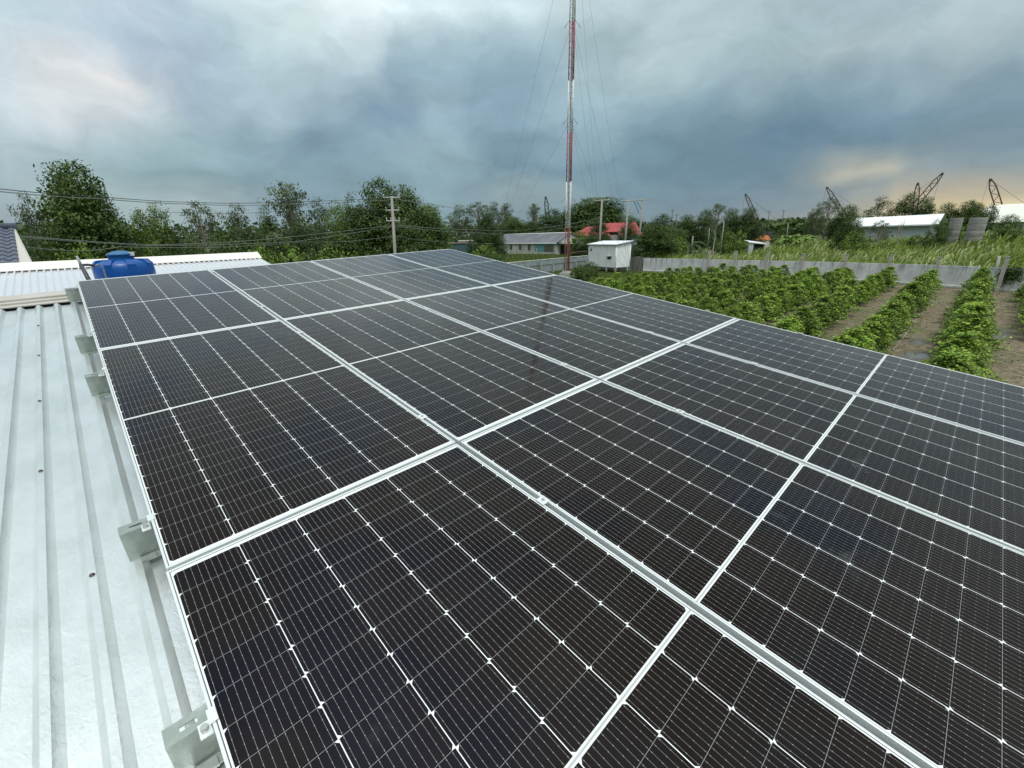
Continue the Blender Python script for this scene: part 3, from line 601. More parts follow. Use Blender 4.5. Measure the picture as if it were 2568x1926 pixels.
def tree(kind, xl, xr, ytop, D, label, cat='tree', group=None, name=None, base=0.0, minh=None, yt=None):
    cme, tme, w0, h0 = TREES[kind]; xc = (xl + xr) / 2
    T = dp(xc, ytop, D); h = max(T.z - base, 0.8)
    a = dp(xl, ytop + 10, D); b_ = dp(xr, ytop + 10, D); w = (a - b_).length * 1.08
    e_ = empty(name or {'euc1': 'eucalyptus_tree', 'euc2': 'eucalyptus_tree', 'slim': 'slender_tree', 'bush': 'bush', 'bush_b': 'bush'}.get(kind, 'tree'), (T.x, T.y, base), rnd.uniform(0, 6.28), label, cat, group)
    s = w / w0; e_.scale = (s, s, h / h0)
    c_ = bpy.data.objects.new('crown', cme); C.objects.link(c_); c_.parent = e_
    t_ = bpy.data.objects.new('trunk', tme); C.objects.link(t_); t_.parent = e_
    return e_
GL = 'trees beyond the white metal roof'; GM = 'trees behind the mast and the long house'; GR = 'trees behind the grassy slope'; GB = 'bushes at the foot of the left trees'
for a in [
 ('broad1', 38, 276, 410, 46, 'tallest rounded green tree at the far left, above the tiled house', GL),
 ('euc1', 8, 92, 482, 44, 'low grey-green tree in front of the tallest left tree, over the tiled roof', GL),
 ('dark', 205, 322, 514, 50, 'dark tree leaning on the right flank of the tallest left tree', GL),
 ('bright', 326, 408, 508, 50, 'small yellow-green rounded tree alone right of the tallest left tree', GL),
 ('euc2', 452, 538, 505, 58, 'feathery grey-green tree, left one of a pair above the white roof', GL),
 ('euc1', 540, 626, 510, 57, 'feathery grey-green tree, right one of a pair above the white roof', GL),
 ('euc2', 640, 780, 455, 55, 'tall airy eucalyptus with two thin tops left of the crossarm pole', GL),
 ('broad2', 622, 700, 520, 56, 'mid-green tree filling the left foot of the airy two-topped eucalyptus', GL),
 ('euc1', 765, 832, 496, 57, 'thin greyish tree between the airy eucalyptus and the bright green clump', GL),
 ('bright', 815, 890, 505, 52, 'bright green round tree left of the pole, lowest of the green clump', GL),
 ('broad2', 855, 948, 489, 50, 'full green tree in the middle of the clump left of the pole', GL),
 ('broad1', 900, 1030, 451, 50, 'tall green tree directly behind the crossarm pole', GL),
 ('euc1', 1008, 1075, 490, 58, 'brownish wispy tree just right of the crossarm pole', GL),
 ('broad1', 1020, 1128, 512, 52, 'wide yellowish-green tree right of the crossarm pole, over the array corner', GL),
 ('dark', 700, 800, 548, 48, 'dark low tree under the airy two-topped eucalyptus', GL),
 ('dark', 800, 905, 556, 47, 'dark shaded tree under the bright clump left of the pole', GL),
 ('dark', 955, 1080, 560, 47, 'dark shaded tree under the crown behind the pole', GL),
 ('dark', 150, 330, 560, 46, 'dark low tree mass below the right side of the tallest left tree', GL),
 ('dark', 380, 470, 570, 50, 'low dark tree between the yellow-green tree and the feathery pair', GL),
 ('dark', 500, 640, 575, 50, 'low dark tree under the feathery pair of trees', GL),
 ('dark', 60, 180, 560, 43, 'dark undergrowth tree right of the tiled house gable', GL),
 ('euc1', 1126, 1172, 512, 190, 'distant eucalyptus, leftmost of the hazy row behind the blue containers', GM),
 ('euc2', 1165, 1222, 506, 190, 'distant eucalyptus, second of the hazy row behind the blue containers', GM),
 ('euc1', 1216, 1256, 505, 185, 'distant eucalyptus with rounded top, third of the hazy row', GM),
 ('euc2', 1248, 1290, 509, 185, 'distant eucalyptus, right end of the hazy row above the long house', GM),
 ('dark', 1186, 1250, 528, 88, 'dark leafy tree left of the long grey-roofed house', GM),
 ('broad2', 1255, 1318, 533, 168, 'round bushy green tree just behind the left part of the grey roof', GM),
 ('euc2', 1318, 1358, 511, 175, 'narrow spiky tree with a thin top behind the middle of the grey roof', GM),
 ('dark', 1345, 1425, 525, 170, 'dark green tree left of the mast behind the grey roof', GM),
 ('broad1', 1290, 1370, 556, 165, 'low green tree rising right over the grey roof ridge', GM),
 ('dark', 1400, 1475, 512, 172, 'dark green tree immediately right of the mast', GM),
 ('broad1', 1430, 1575, 494, 176, 'broad bamboo-like tree, biggest one right of the mast', GM),
 ('bright', 1520, 1580, 535, 180, 'lighter green tree above the red roof', GM),
 ('dark', 1555, 1630, 545, 172, 'dark tree behind the twin utility poles', GM),
 ('bright', 1424, 1466, 578, 138, 'bright leafy tree between the mast and the red-roofed house', GM),
 ('broad2', 1436, 1500, 590, 112, 'green bushy tree left of the white hut, below the red roof', GM),
 ('euc2', 1225, 1272, 592, 92, 'ragged grey tree in front of the left end of the long house', GM),
 ('dark', 1180, 1235, 600, 88, 'dark green thicket tree left of the ragged grey tree', GM),
 ('dark', 1478, 1528, 546, 120, 'leafy tree splitting the red roof in two', GM),
 ('dark', 1550, 1604, 556, 118, 'dark tree covering the right end of the red roof', GM),
 ('dark', 1620, 1700, 537, 110, 'dark leafy tree right of the twin poles', GR),
 ('broad1', 1600, 1690, 563, 76, 'big rounded green tree right behind the white hut by the wall', GR),
 ('broad2', 1662, 1722, 560, 90, 'rounded tree right of the big one behind the wall', GR),
 ('dark', 1695, 1755, 538, 125, 'dark tree over the palm', GR),
 ('dark', 1742, 1798, 526, 125, 'dark dense tree left of the slender pale-trunked tree', GR),
 ('slim', 1786, 1820, 510, 95, 'slender pale-trunked tree with a thin high crown', GR),
 ('dark', 1806, 1868, 522, 115, 'dark dense tree, left half of the clump below the first crane', GR),
 ('dark', 1850, 1912, 519, 115, 'dark dense tree, right half of the clump below the first crane', GR),
 ('euc1', 2026, 2052, 521, 130, 'small tree with bare pale trunk, left of three by the open field', GR),
 ('euc1', 2044, 2072, 507, 130, 'taller dark tree with bare pale trunk by the open field', GR),
 ('euc2', 2066, 2112, 494, 140, 'airy tree around the foot of the second crane', GR),
 ('dark', 2092, 2168, 514, 140, 'bushy tree left of the white-roofed warehouse', GR),
 ('broad1', 2108, 2174, 545, 88, 'bright tree overlapping the left end of the white warehouse roof', GR),
 ('euc1', 2186, 2246, 492, 150, 'open greyish tree behind the middle of the white warehouse roof', GR),
 ('dark', 2244, 2320, 484, 150, 'highest dark tree behind the warehouse, under the two cranes', GR),
 ('dark', 2295, 2360, 492, 150, 'dark tree behind the right end of the warehouse roof', GR),
 ('dark', 2345, 2425, 508, 145, 'dark windswept tree behind the concrete silos, left', GR),
 ('broad1', 2405, 2475, 503, 145, 'windswept tree with a pointed top behind the concrete silos', GR),
 ('dark', 2455, 2520, 512, 130, 'tree in front of the far right white roof', GR),
 ('dark', 2500, 2580, 538, 120, 'dark bush mass under the far right white roof', GR),
 ('euc2', 2186, 2232, 552, 100, 'grey-green sapling in front of the warehouse wall', GR),
 ('broad2', 2330, 2394, 550, 92, 'round green tree left of the concrete silos', GR),
 ]:
    tree(*a[:6], group=a[6])
bx = 0
for (xl, xr, yt, D, k, lb) in [(40, 150, 600, 40, 'bush', 'dark bush right of the tiled house gable'), (130, 240, 612, 38, 'bush_b', 'green bush behind the slanting dark pipe'), (225, 330, 608, 40, 'bush', 'bush behind the blue tank'), (320, 430, 612, 42, 'bush', 'bush beyond the white ridge cap right of the tank'),
      (420, 520, 600, 44, 'bush', 'low bush below the feathery pair, left'), (510, 610, 606, 44, 'bush', 'low bush below the feathery pair, right'), (600, 700, 612, 40, 'bush_b', 'bright green bush at the right end of the white roof'), (672, 790, 618, 38, 'bush_b', 'low bright shrub just right of the white roof end'), (780, 900, 620, 40, 'bush_b', 'low shrub left of the pole foot along the panel edge'), (890, 985, 622, 40, 'bush', 'low shrub touching the pole foot, left side'), (985, 1090, 615, 42, 'bush', 'low shrub right of the pole foot'),
      (1060, 1130, 600, 50, 'bush', 'dark shrub at the far corner of the array'), (1145, 1200, 632, 60, 'bush', 'shrub beside the bright grass strip beyond the array corner'), (1185, 1240, 612, 75, 'bush_b', 'leafy bush left of the dirt patch'), (1205, 1262, 628, 72, 'bush', 'low green bush on the edge of the dirt patch'),
      (1665, 1722, 596, 80, 'bush_b', 'bright bush by the wall right of the white hut'), (1806, 1842, 580, 90, 'bush_b', 'yellow-green bush left of the small white shed'), (1836, 1878, 578, 90, 'bush_b', 'yellow-green bush touching the small white shed'), (2276, 2318, 587, 96, 'bush', 'ball-shaped dark bush in front of the warehouse wall'),
      (1940, 1985, 572, 110, 'bush', 'dark bush right of the orange roof'), (2500, 2575, 552, 100, 'bush', 'bush on the crest at the right edge'), (2392, 2432, 556, 98, 'bush_b', 'bush between the two concrete silos'), (1434, 1478, 662, 58, 'bush', 'weedy bush at the foot of the mast'), (1468, 1500, 655, 64, 'bush', 'weeds under the left side of the white hut'), (2120, 2180, 580, 84, 'bush_b', 'bush in the tall grass below the warehouse left end')]:
    D_ = D; zb = float(hill(np.array(dp((xl + xr) / 2, yt, D).x), np.array(dp((xl + xr) / 2, yt, D).y))) if D > 66 else 0.0
    tree(k, xl, xr, yt, D, lb, 'bush', GB if xr < 1140 else 'bushes around the field', base=max(0, zb - 0.2))

bt = dp(2264, 548, 96); e_ = empty('bare_tree', (bt.x, bt.y, 1.0), 0, 'thin leafless pale tree standing before the middle of the warehouse', 'tree'); o_ = bpy.data.objects.new('trunk', TREES['slim'][1]); C.objects.link(o_); o_.parent = e_; k_ = (bt.z - 1.0) / 9.0; e_.scale = (k_ * 1.2, k_ * 1.2, k_)
# far-off wood along the horizon
def far_wood(name, x0, x1, ytop, D, n):
    pts = []
    for i in range(n):
        x = rnd.uniform(x0, x1); p = dp(x, ytop, D * rnd.uniform(0.9, 1.25)); hh = max(3.0, p.z * rnd.uniform(0.7, 1.05)); k = 34
        d = nr.normal(size=(k, 3)); d /= np.linalg.norm(d, axis=1, keepdims=True)
        pts.append(np.array([p.x, p.y, hh * .5]) + d * np.array([hh * .55, hh * .55, hh * .5]) * nr.uniform(.6, 1, (k, 1)))
    pts = np.concatenate(pts); V, Fq, tn = leaves(pts, D / 220, 0.4, 0.8)
    o = link_mesh(name, arr_mesh(name, V, Fq, tn), L_dark); return tag(o, kind='stuff')
tag(far_wood('distant_wood', -60, 2600, 552, 330, 420), 'dark distant wood along the horizon', 'woodland')
tag(far_wood('horizon_forest', 1850, 2100, 546, 420, 120), 'hazy low forest on the skyline between the first crane and the field trees', 'woodland')

# palm and banana plants
def frond_plant(name, loc, h, n, L, w, label, cat, lm, up=0.6, sag=0.9, group=None, trunk_r=0.12, seg=6, comb_leaf=True):
    e_ = empty(name, loc, rnd.uniform(0, 6), label, cat, group); V, Q, tn = [], [], []
    for i in range(n):
        a = 2.4 * i + rnd.uniform(-.2, .2); d = np.array([math.cos(a), math.sin(a), 0]); s_ = np.array([-d[1], d[0], 0]); u = up * rnd.uniform(0.6, 1.3)
        pts = [np.array([0, 0, h]) + d * L * t + np.array([0, 0, L * (u * t - sag * t * t)]) for t in np.linspace(0, 1, seg + 1)]
        ws = [w * math.sin(math.pi * (0.12 + 0.85 * t)) for t in np.linspace(0, 1, seg + 1)]
        for k in range(seg):
            if comb_leaf:
                for sg in (1, -1):
                    for q in range(3):
                        p = pts[k] + (pts[k + 1] - pts[k]) * q / 3; p2 = p + (pts[k + 1] - pts[k]) * 0.2
                        o_ = s_ * sg * ws[k] * 2 + (pts[k + 1] - pts[k]) * 0.7 + np.array([0, 0, -ws[k] * 1.1]); b0 = len(V)
                        V += [p, p2, p2 + o_, p + o_ * .9]; Q.append((b0, b0 + 1, b0 + 2, b0 + 3)); tn += [rnd.random()] * 4
            else:
                b0 = len(V); dn = np.array([0, 0, -w * .25])
                V += [pts[k] - s_ * ws[k] + dn, pts[k], pts[k + 1], pts[k + 1] - s_ * ws[k + 1] + dn, pts[k] + s_ * ws[k] + dn, pts[k + 1] + s_ * ws[k + 1] + dn]
                Q += [(b0, b0 + 1, b0 + 2, b0 + 3), (b0 + 1, b0 + 4, b0 + 5, b0 + 2)]; tn += [rnd.random()] * 6
    link_mesh('fronds' if comb_leaf else 'leaves', arr_mesh('fronds', V, Q, tn), lm, e_)
    MB().tube((0, 0, -.2), (0, 0, h), trunk_r * 1.3, trunk_r, 8).build('trunk' if comb_leaf else 'stem', M_bark, e_)
def ground_at(x, D): p = dp(x, 560, D); return (p.x, p.y, float(hill(p.x, p.y)) if p.x > 64 else 0.0)
frond_plant('palm_tree', ground_at(1738, 92), 2.6, 20, 3.4, 0.22, 'palm with arching dark fronds behind the wall', 'palm', L_dark, 0.9, 1.3, trunk_r=.18)
frond_plant('palm_tree', ground_at(1693, 100), 3.6, 18, 3.0, 0.20, 'smaller palm among dark trees left of the arching palm', 'palm', L_dark, 0.9, 1.3, trunk_r=.16)
frond_plant('palm_tree', ground_at(490, 52), 1.8, 18, 2.6, 0.20, 'low palm below the feathery pair of trees', 'palm', L_mid, 0.9, 1.2, trunk_r=.15)
frond_plant('palm_tree', ground_at(420, 50), 2.0, 18, 2.4, 0.20, 'pale low palm right of the yellow-green tree', 'palm', L_euc, 0.9, 1.2, trunk_r=.15)
for i, (x, D, lb) in enumerate([(1975, 104, 'banana plant, leftmost of the clump in the field'), (1990, 100, 'banana plant, second from left in the clump'), (2006, 104, 'banana plant in the middle of the clump'), (2022, 100, 'banana plant, right end of the clump with upright leaves'), (1412, 128, 'banana plant with yellowing leaves beside the mast'), (1440, 122, 'banana plant right of the mast in front of the trees')]):
    frond_plant('banana_plant', ground_at(x, D), 2.0 if i < 4 else 3.2, 9, 2.6, 0.42, lb, 'banana plant', L_bright, 1.1, 1.0, 'banana plants', 0.12, comb_leaf=False)

# ------------------------------------------------------------------ tall grass and lawn
def grass(name, pts, hgt, width, lean, segs=2, tone_bias=0.0, lm=None):
    n = len(pts); a = nr.uniform(0, 6.28, n); d = np.stack([np.cos(a), np.sin(a), np.zeros(n)], 1)
    s_ = np.stack([-np.sin(a), np.cos(a), np.zeros(n)], 1); h = hgt * nr.uniform(.55, 1.15, n)
    w = width * nr.uniform(.6, 1.3, n); le = lean * nr.uniform(.3, 1.2, n)
    wind = np.array([0.25, -0.55, 0]); P0 = pts; P1 = pts + d * (le * h * .25)[:, None] + np.array([0, 0, 1]) * (h * .6)[:, None] + wind * (h * .10)[:, None]
    P2 = pts + d * (le * h * .7)[:, None] + np.array([0, 0, 1]) * (h * (1 - .35 * le))[:, None] + wind * (h * .38)[:, None]
    sw = s_ * w[:, None]
    V = np.stack([P0 - sw, P0 + sw, P1 + sw * .9, P1 - sw * .9, P2 + sw * .25, P2 - sw * .25], 1).reshape(-1, 3)
    i = np.arange(n)[:, None] * 6; Fq = np.concatenate([i + [0, 1, 2, 3], i + [3, 2, 4, 5]], 0)
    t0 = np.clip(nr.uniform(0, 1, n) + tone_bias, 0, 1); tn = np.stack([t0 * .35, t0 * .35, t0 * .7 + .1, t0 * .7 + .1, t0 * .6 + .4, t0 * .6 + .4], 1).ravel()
    o = link_mesh(name, arr_mesh(name, V, Fq, tn), lm); return tag(o, kind='stuff')
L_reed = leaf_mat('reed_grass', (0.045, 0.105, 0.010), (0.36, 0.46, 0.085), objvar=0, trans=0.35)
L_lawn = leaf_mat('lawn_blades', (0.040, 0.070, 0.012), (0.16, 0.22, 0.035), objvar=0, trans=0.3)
N = 95000
u = nr.uniform(0, 1, N) ** 1.5; gx = 64.0 + u * 75; gy = nr.uniform(-34, 42, N) - (gx - 64) * 0.10
msk = ~((gy > 27) & (gx > 74)); gx, gy = gx[msk], gy[msk]
dens = np.sin(gx * .35 + 2 * np.sin(gy * .2)) * np.sin(gy * .31 + 1.3) ; hs = 1.9 + 0.45 * dens + 0.5 * np.sin(gx * 1.1 + np.sin(gy)) * np.sin(gy * .9)
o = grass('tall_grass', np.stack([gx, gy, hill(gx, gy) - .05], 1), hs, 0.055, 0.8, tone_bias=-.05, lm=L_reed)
tag(o, 'tall yellow-green reed grass filling the slope behind the concrete wall', 'grass')
N = 9000; gx = 64.0 + nr.uniform(0, 1, N) ** 1.4 * 70; gy = nr.uniform(-34, 40, N) - (gx - 64) * 0.10; msk = ~((gy > 27) & (gx > 74)) & (np.sin(gx * .25 + gy * .17) + np.sin(gy * .5) > -.6); gx, gy = gx[msk], gy[msk]
L_plume = leaf_mat('reed_plume', (0.10, 0.16, 0.03), (0.52, 0.55, 0.24), objvar=0, trans=0.35)
o = grass('grass_plumes', np.stack([gx, gy, hill(gx, gy) + .9], 1), 1.45, 0.085, 0.9, lm=L_plume); tag(o, 'pale feathery seed plumes above the tall reed grass', 'grass')
n_ = 34000
lx = nr.uniform(32, 62, n_); ly = nr.uniform(25.6, 46, n_); lp = np.stack([lx, ly, np.zeros(n_)], 1)
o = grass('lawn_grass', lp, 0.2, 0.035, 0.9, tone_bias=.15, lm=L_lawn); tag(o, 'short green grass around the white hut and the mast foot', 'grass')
n_ = 26000; t = nr.uniform(0, 1, n_); q = nr.uniform(0, 1, n_)
hx = 66 + 30 * q; hy = 52 + 50 * t - 8 * q; msk = (hx + hy * .0 < 96)
o = grass('weed_strip', np.stack([hx, hy, np.zeros(n_)], 1)[msk], 0.65, 0.06, 0.9, tone_bias=-.1, lm=L_lawn); tag(o, 'rough green weeds between the tin fence and the long house', 'grass')
n_ = 9000; hx = nr.uniform(40, 100, n_); hy = 62 + (hx - 40) * 1.0 + nr.uniform(0, 20, n_)
o = grass('yellow_grass', np.stack([hx, hy, np.zeros(n_)], 1), 0.4, 0.06, 0.9, tone_bias=.5, lm=L_reed); tag(o, 'strip of bright yellow grass beyond the far corner of the array', 'grass')
n_ = 5200; sx_ = nr.uniform(24, 61, n_); sy_ = nr.uniform(-8, 24, n_); dd = np.abs(((sy_ + 3.3) % 3.05) - 1.5); msk = (nr.uniform(0, 1, n_) < .5) & (np.sin(sx_ * .7) + np.sin(sy_ * 1.3 + sx_ * .2) > -.2)
o = grass('soil_weeds', np.stack([sx_, sy_, np.zeros(n_)], 1)[msk], 0.11, 0.03, 1.0, lm=L_lawn); tag(o, 'thin weeds scattered over the nursery soil', 'weeds')

# ------------------------------------------------------------------ potted shrubs
def shrub_proto(k):
    lob = []; n = 7; h = rnd.uniform(1.2, 1.45)
    Cs = []; 
    for i in range(64):
        z = 0.42 + (h + .1) * (i / 64) ** 1.05; r = 0.90 * (1 - (z - .42) / (h + .35)) ** 0.95 + 0.04; a = i * 2.399 + rnd.uniform(-.5, .5)
        rr = r * rnd.uniform(0.55, 1.08); Cs.append((rr * math.cos(a), rr * math.sin(a), z + rnd.uniform(-.06, .06)))
    for i in range(14): Cs.append((rnd.uniform(-.3, .3), rnd.uniform(-.3, .3), rnd.uniform(.45, h * .7)))
    for j in range(4): Cs.append((rnd.uniform(-.1, .1), rnd.uniform(-.1, .1), h + .28 + .07 * j))
    Cs = np.array(Cs); per = 46; cr = 0.155 * nr.uniform(.7, 1.3, len(Cs)); cr[-4:] = .09
    off = nr.normal(size=(len(Cs) * per, 3)) * np.repeat(cr, per)[:, None] * np.array([.62, .62, .32]); pts = np.repeat(Cs, per, 0) + off
    ra = np.linalg.norm(pts[:, :2], axis=1); sag = np.maximum(0, np.linalg.norm(off[:, :2], axis=1) - .05) * .35; pts[:, 2] -= sag
    tone = np.clip(np.repeat(nr.uniform(0, .35, len(Cs)), per) + 4.0 * off[:, 2] + nr.uniform(0, .5, len(pts)), 0, 1)  # upper leaves of each clump painted as lit, lower ones as shaded
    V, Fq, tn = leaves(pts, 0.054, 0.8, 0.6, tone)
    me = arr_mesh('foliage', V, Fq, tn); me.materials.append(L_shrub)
    tr = MB(); tr.tube((0, 0, .3), (.03, .02, h * .6), .035, .02, 6, cap=False)
    for i in range(0, 40, 4): tr.tube((.02, .01, max(.42, Cs[i][2] * .75)), tuple(Cs[i]), .014, .006, 5, cap=False)
    tm = tr.mesh('trunk'); tm.materials.append(M_bark); return me, tm
SH = [shrub_proto(k) for k in range(6)]
pot = MB().lathe([(0.22, 0), (0.27, .12), (0.31, .36), (0.33, .37), (0.33, .40), (0.29, .40), (0.285, .345), (0.0, .345)], 20); pot_me = pot.mesh('pot'); pot_me.materials.append(mat('black_grow_pot', (0.012, 0.012, 0.014), 0.55))
# hidden-by-the-array test: skip plants whose top projects below the array's right edge
def project(p): q = RW @ (np.array(p) - CAM); return PX + F * q[0] / q[2], PY + F * q[1] / q[2]
ex = np.array([1122.9, 1395.3, 1851.0, 2223.5, 2568.0]); ey = np.array([625.5, 690.2, 793.0, 885.0, 962.0])
GAPS = {(2, 4), (3, 9), (5, 12), (7, 3)}
wall_x = lambda y: 57.9 + (y + 2) * 0.125
for r in range(-1, 10):
    yc = -3.25 + 3.05 * r; x = min(wall_x(yc) - 1.9, 58.8, 58.4 - max(0, r - 7) * 1.6); k = 0
    step = 1.62 if r <= 1 else 1.75
    while x > 16:
        xx = x + rnd.uniform(-.14, .14); yy = yc + rnd.uniform(-.16, .16); px_, py_ = project((xx, yy, 1.9))
        lim = np.interp(px_, ex, ey)
        if px_ < 2690 and py_ < lim + 60 and True and (r, k) not in GAPS:
            s = rnd.uniform(.86, 1.14) * (1.0 if r <= 4 else .93)
            e_ = empty('potted_shrub', (xx, yy, 0), rnd.uniform(0, 6.28), f'potted green shrub, {ORD[k]} from the wall in the {ORD[r + 1]} row from the right', 'potted shrub', 'potted shrubs of the nursery')
            e_.scale = (s * rnd.uniform(.95, 1.12), s * rnd.uniform(.95, 1.12), s * rnd.uniform(.88, 1.08))
            f_, t_ = SH[rnd.randrange(6)]
            for nm, me in (('foliage', f_), ('trunk', t_), ('pot', pot_me)):
                c_ = bpy.data.objects.new(nm, me); C.objects.link(c_); c_.parent = e_
            k += 1
        elif (r, k) in GAPS: k += 1
        x -= step * rnd.uniform(.93, 1.08)
M_hose = mat('pale_hose', (0.45, 0.45, 0.42), 0.6)
for (yy, x0, x1, lb) in [(2.05, 25, 57, 'pale irrigation pipe on the soil beside the shrub row')]:
    h_ = MB(); ps = [Vector((x0 + i * (x1 - x0) / 24, yy + .02 * math.sin(i * .9), .03)) for i in range(25)]; h_.path(ps, .012, 6); tag(h_.build('irrigation_pipe', M_hose), lb, 'pipe', 'irrigation pipes')

# ------------------------------------------------------------------ perimeter wall with posts
def M_conc():
    m = bpy.data.materials.new('stained_concrete'); m.use_nodes = True; t = m.node_tree; t.nodes.clear(); g = G(t)
    c = g.node('ShaderNodeTexCoord').outputs['Object']; mp = g.node('ShaderNodeMapping'); mp.inputs['Scale'].default_value = (1, 1, .12); t.links.new(c, mp.inputs[0])
    n1 = g.noise(mp.outputs[0], 2.2, 7, .75); n2 = g.noise(c, 1.0, 6, .7); x, y, z = g.sep(c)
    a = g.mix(g.m('DIVIDE', g.sub(n2, .4), .25, clamp=True), (.66, .68, .69, 1), (.52, .54, .55, 1))
    top = g.m('DIVIDE', g.sub(z, .9), 1.1, clamp=True)
    st_ = g.mul(g.m('DIVIDE', g.sub(n1, .50), .12, clamp=True), g.add(.16, g.mul(top, .50)))
    a = g.mix(st_, a, (.085, .085, .08, 1))
    lo = g.mul(g.m('DIVIDE', g.sub(.28, z), .25, clamp=True), .7); a = g.mix(lo, a, (.20, .16, .11, 1))
    b = g.node('ShaderNodeBsdfPrincipled'); t.links.new(a, b.inputs[0]); b.inputs['Roughness'].default_value = .9; t.links.new(g.bump(n2, .4, .05), b.inputs['Normal'])
    o = g.node('ShaderNodeOutputMaterial'); t.links.new(b.outputs[0], o.inputs[0]); return m
M_con = M_conc(); M_post = mat('post_concrete', (0.38, 0.37, 0.34), .9, col2=(.20, .19, .17), c2scale=2.5, c2lo=.5, c2hi=.7, stretch=(1, 1, .4))
ends = [Vector((57.0, -9, 0)), Vector((58.2, -1, 0)), Vector((60.3, 5, 0)), Vector((61.3, 12, 0)), Vector((61.8, 24, 0)), Vector((62.4, 34.5, 0))]
wl = empty('concrete_wall', tuple(ends[0]), 0, 'long stained grey concrete wall between the nursery and the tall grass', 'wall')
mb = MB()
for i, (a, b2) in enumerate(zip(ends[:-1], ends[1:])):
    nn = Vector((b2.y - a.y, -(b2.x - a.x), 0)).normalized() * .09; za = 2.02 + .02 * i
    for (p, q_) in ((a - nn, b2 - nn), (b2 + nn, a + nn)): mb.quad((p.x, p.y, 0), (q_.x, q_.y, 0), (q_.x, q_.y, 2.0), (p.x, p.y, 2.0))
    mb.quad(*[(v.x, v.y, 2.0) for v in (a - nn, b2 - nn, b2 + nn, a + nn)])
mb.xf(Matrix.Translation(-ends[0])).build('wall_panel', M_con, wl)
bs = MB()
for (a, b2) in zip(ends[:-1], ends[1:]):
    nn = Vector((-1, 0, 0)) * .16; bs.quad((a.x - .2, a.y, .26), (b2.x - .2, b2.y, .26), (b2.x - .09, b2.y, .28), (a.x - .09, a.y, .28)); bs.quad((a.x - .2, a.y, 0), (b2.x - .2, b2.y, 0), (b2.x - .2, b2.y, .26), (a.x - .2, a.y, .26))
bs.xf(Matrix.Translation(-ends[0])).build('footing', M_con, wl)
def wall_pt(x):
    best = None
    for (a, b2) in zip(ends[:-1], ends[1:]):
        for t in np.linspace(0, 1, 60):
            p = a.lerp(b2, t); q_ = project((p.x, p.y, 1.0)); 
            if best is None or abs(q_[0] - x) < best[0]: best = (abs(q_[0] - x), p)
    return best[1]
postme = MB().box((-.13, -.13, 0), (.13, .13, 2.95)).mesh('concrete_post'); pcap = MB().box((-.16, -.15, 2.952), (.16, .15, 3.0)).mesh('post_cap')
for i, (xb, yt) in enumerate([(1777, 628), (1843, 629), (1922, 629), (2008, 635), (2114, 637), (2222, 638), (2340, 644), (2510, 642)]):
    p = wall_pt(xb); e_ = empty('concrete_post', (p.x - .36, p.y, 0), 0, f'weathered concrete post rising above the wall, {ORD[i]} from the hut', 'post', 'concrete posts along the wall')
    T_ = dp(xb + 8 + i * 1.5, yt, math.hypot(p.x, p.y)); e_.scale = (1, 1, T_.z / 3.0)
    if i in (4, 5, 6): e_.rotation_euler = (R(2.0), 0, 0)
    link_mesh('shaft', postme, M_post, e_); link_mesh('cap', pcap, M_post, e_)
p = gp(2487, 728); q_ = dp(2506, 642, math.hypot(p.x, p.y) - .3); br = empty('brace_post', (p.x - .4, p.y, 0), 0, 'slanting concrete brace leaning on the last post at the right', 'post')
MB().tube((0, 0, 0), (q_.x - p.x, q_.y - p.y, q_.z), .15, .15, 4).build('brace', M_post, br)
vn = wall_pt(2532); vv_ = nr.normal(size=(1500, 3)) * np.array([.10, .42, .42]) + np.array([-.18, 0, 1.5]); V, Fq, tn = leaves(vv_, .07, .1)
o = link_mesh('climbing_vine', arr_mesh('climbing_vine', V, Fq, tn), L_mid, loc=(vn.x, vn.y, 0)); tag(o, 'green vine hanging over the wall right of the brace', 'vine')

# grey board fence behind the hut and tin fence left of it
M_board = mat('weathered_board', (0.26, 0.25, 0.23), .9, col2=(.12, .11, .1), c2scale=2, stretch=(3, 3, .3))
bf = empty('board_fence', tuple(ends[-1]), 0, 'grey weathered plank fence between the white hut and the wall', 'fence')
mb = MB(); A_ = ends[-1] + Vector((0, .1, 0)); B_ = Vector((63.6, 45.2, 0)); n = 34
for i in range(n):
    a = A_.lerp(B_, i / n); b2 = A_.lerp(B_, (i + .93) / n); zt = 2.15 + rnd.uniform(-.08, .1); mb.quad((a.x, a.y, .05), (b2.x, b2.y, .05), (b2.x, b2.y, zt), (a.x, a.y, zt)); mb.quad((b2.x + .03, b2.y, .05), (a.x + .03, a.y, .05), (a.x + .03, a.y, zt), (b2.x + .03, b2.y, zt)); mb.quad((a.x, a.y, zt), (b2.x, b2.y, zt), (b2.x + .03, b2.y, zt), (a.x + .03, a.y, zt))
mb.xf(Matrix.Translation(-ends[-1])).build('planks', M_board, bf)
M_tin = mat('tin_sheet', (0.36, 0.42, 0.43), .55, .3, col2=(.25, .28, .27), c2scale=1.2, stretch=(1, 1, .3)); M_tinw = mat('pale_capping', (0.66, 0.67, 0.58), .7)
tf0 = gp(1225, 705); a0 = Vector((36.5, 46.2, 0)); b0 = Vector((66.5, 45.6, 0)); tf = empty('tin_fence', tuple(a0), 0, 'low grey sheet metal fence behind the mast foot', 'fence')
mb = MB(); mb.box((0, 0, .22), (b0.x - a0.x, .05, 1.72)); mb.build('sheet', M_tin, tf)
mb = MB(); mb.box((0, -.05, 1.22), (b0.x - a0.x, -.003, 1.30)); mb.box((0, -.05, .14), (b0.x - a0.x, -.003, .215)); mb.build('rail', mat('dark_rail', (.10, .13, .13), .6), tf)
for i in range(11):
    x = 1.4 + i * 2.9; mb = MB(); mb.box((x - .11, -.24, 0), (x + .11, -.055, 1.34)); mb.build('fence_post', M_post, tf)
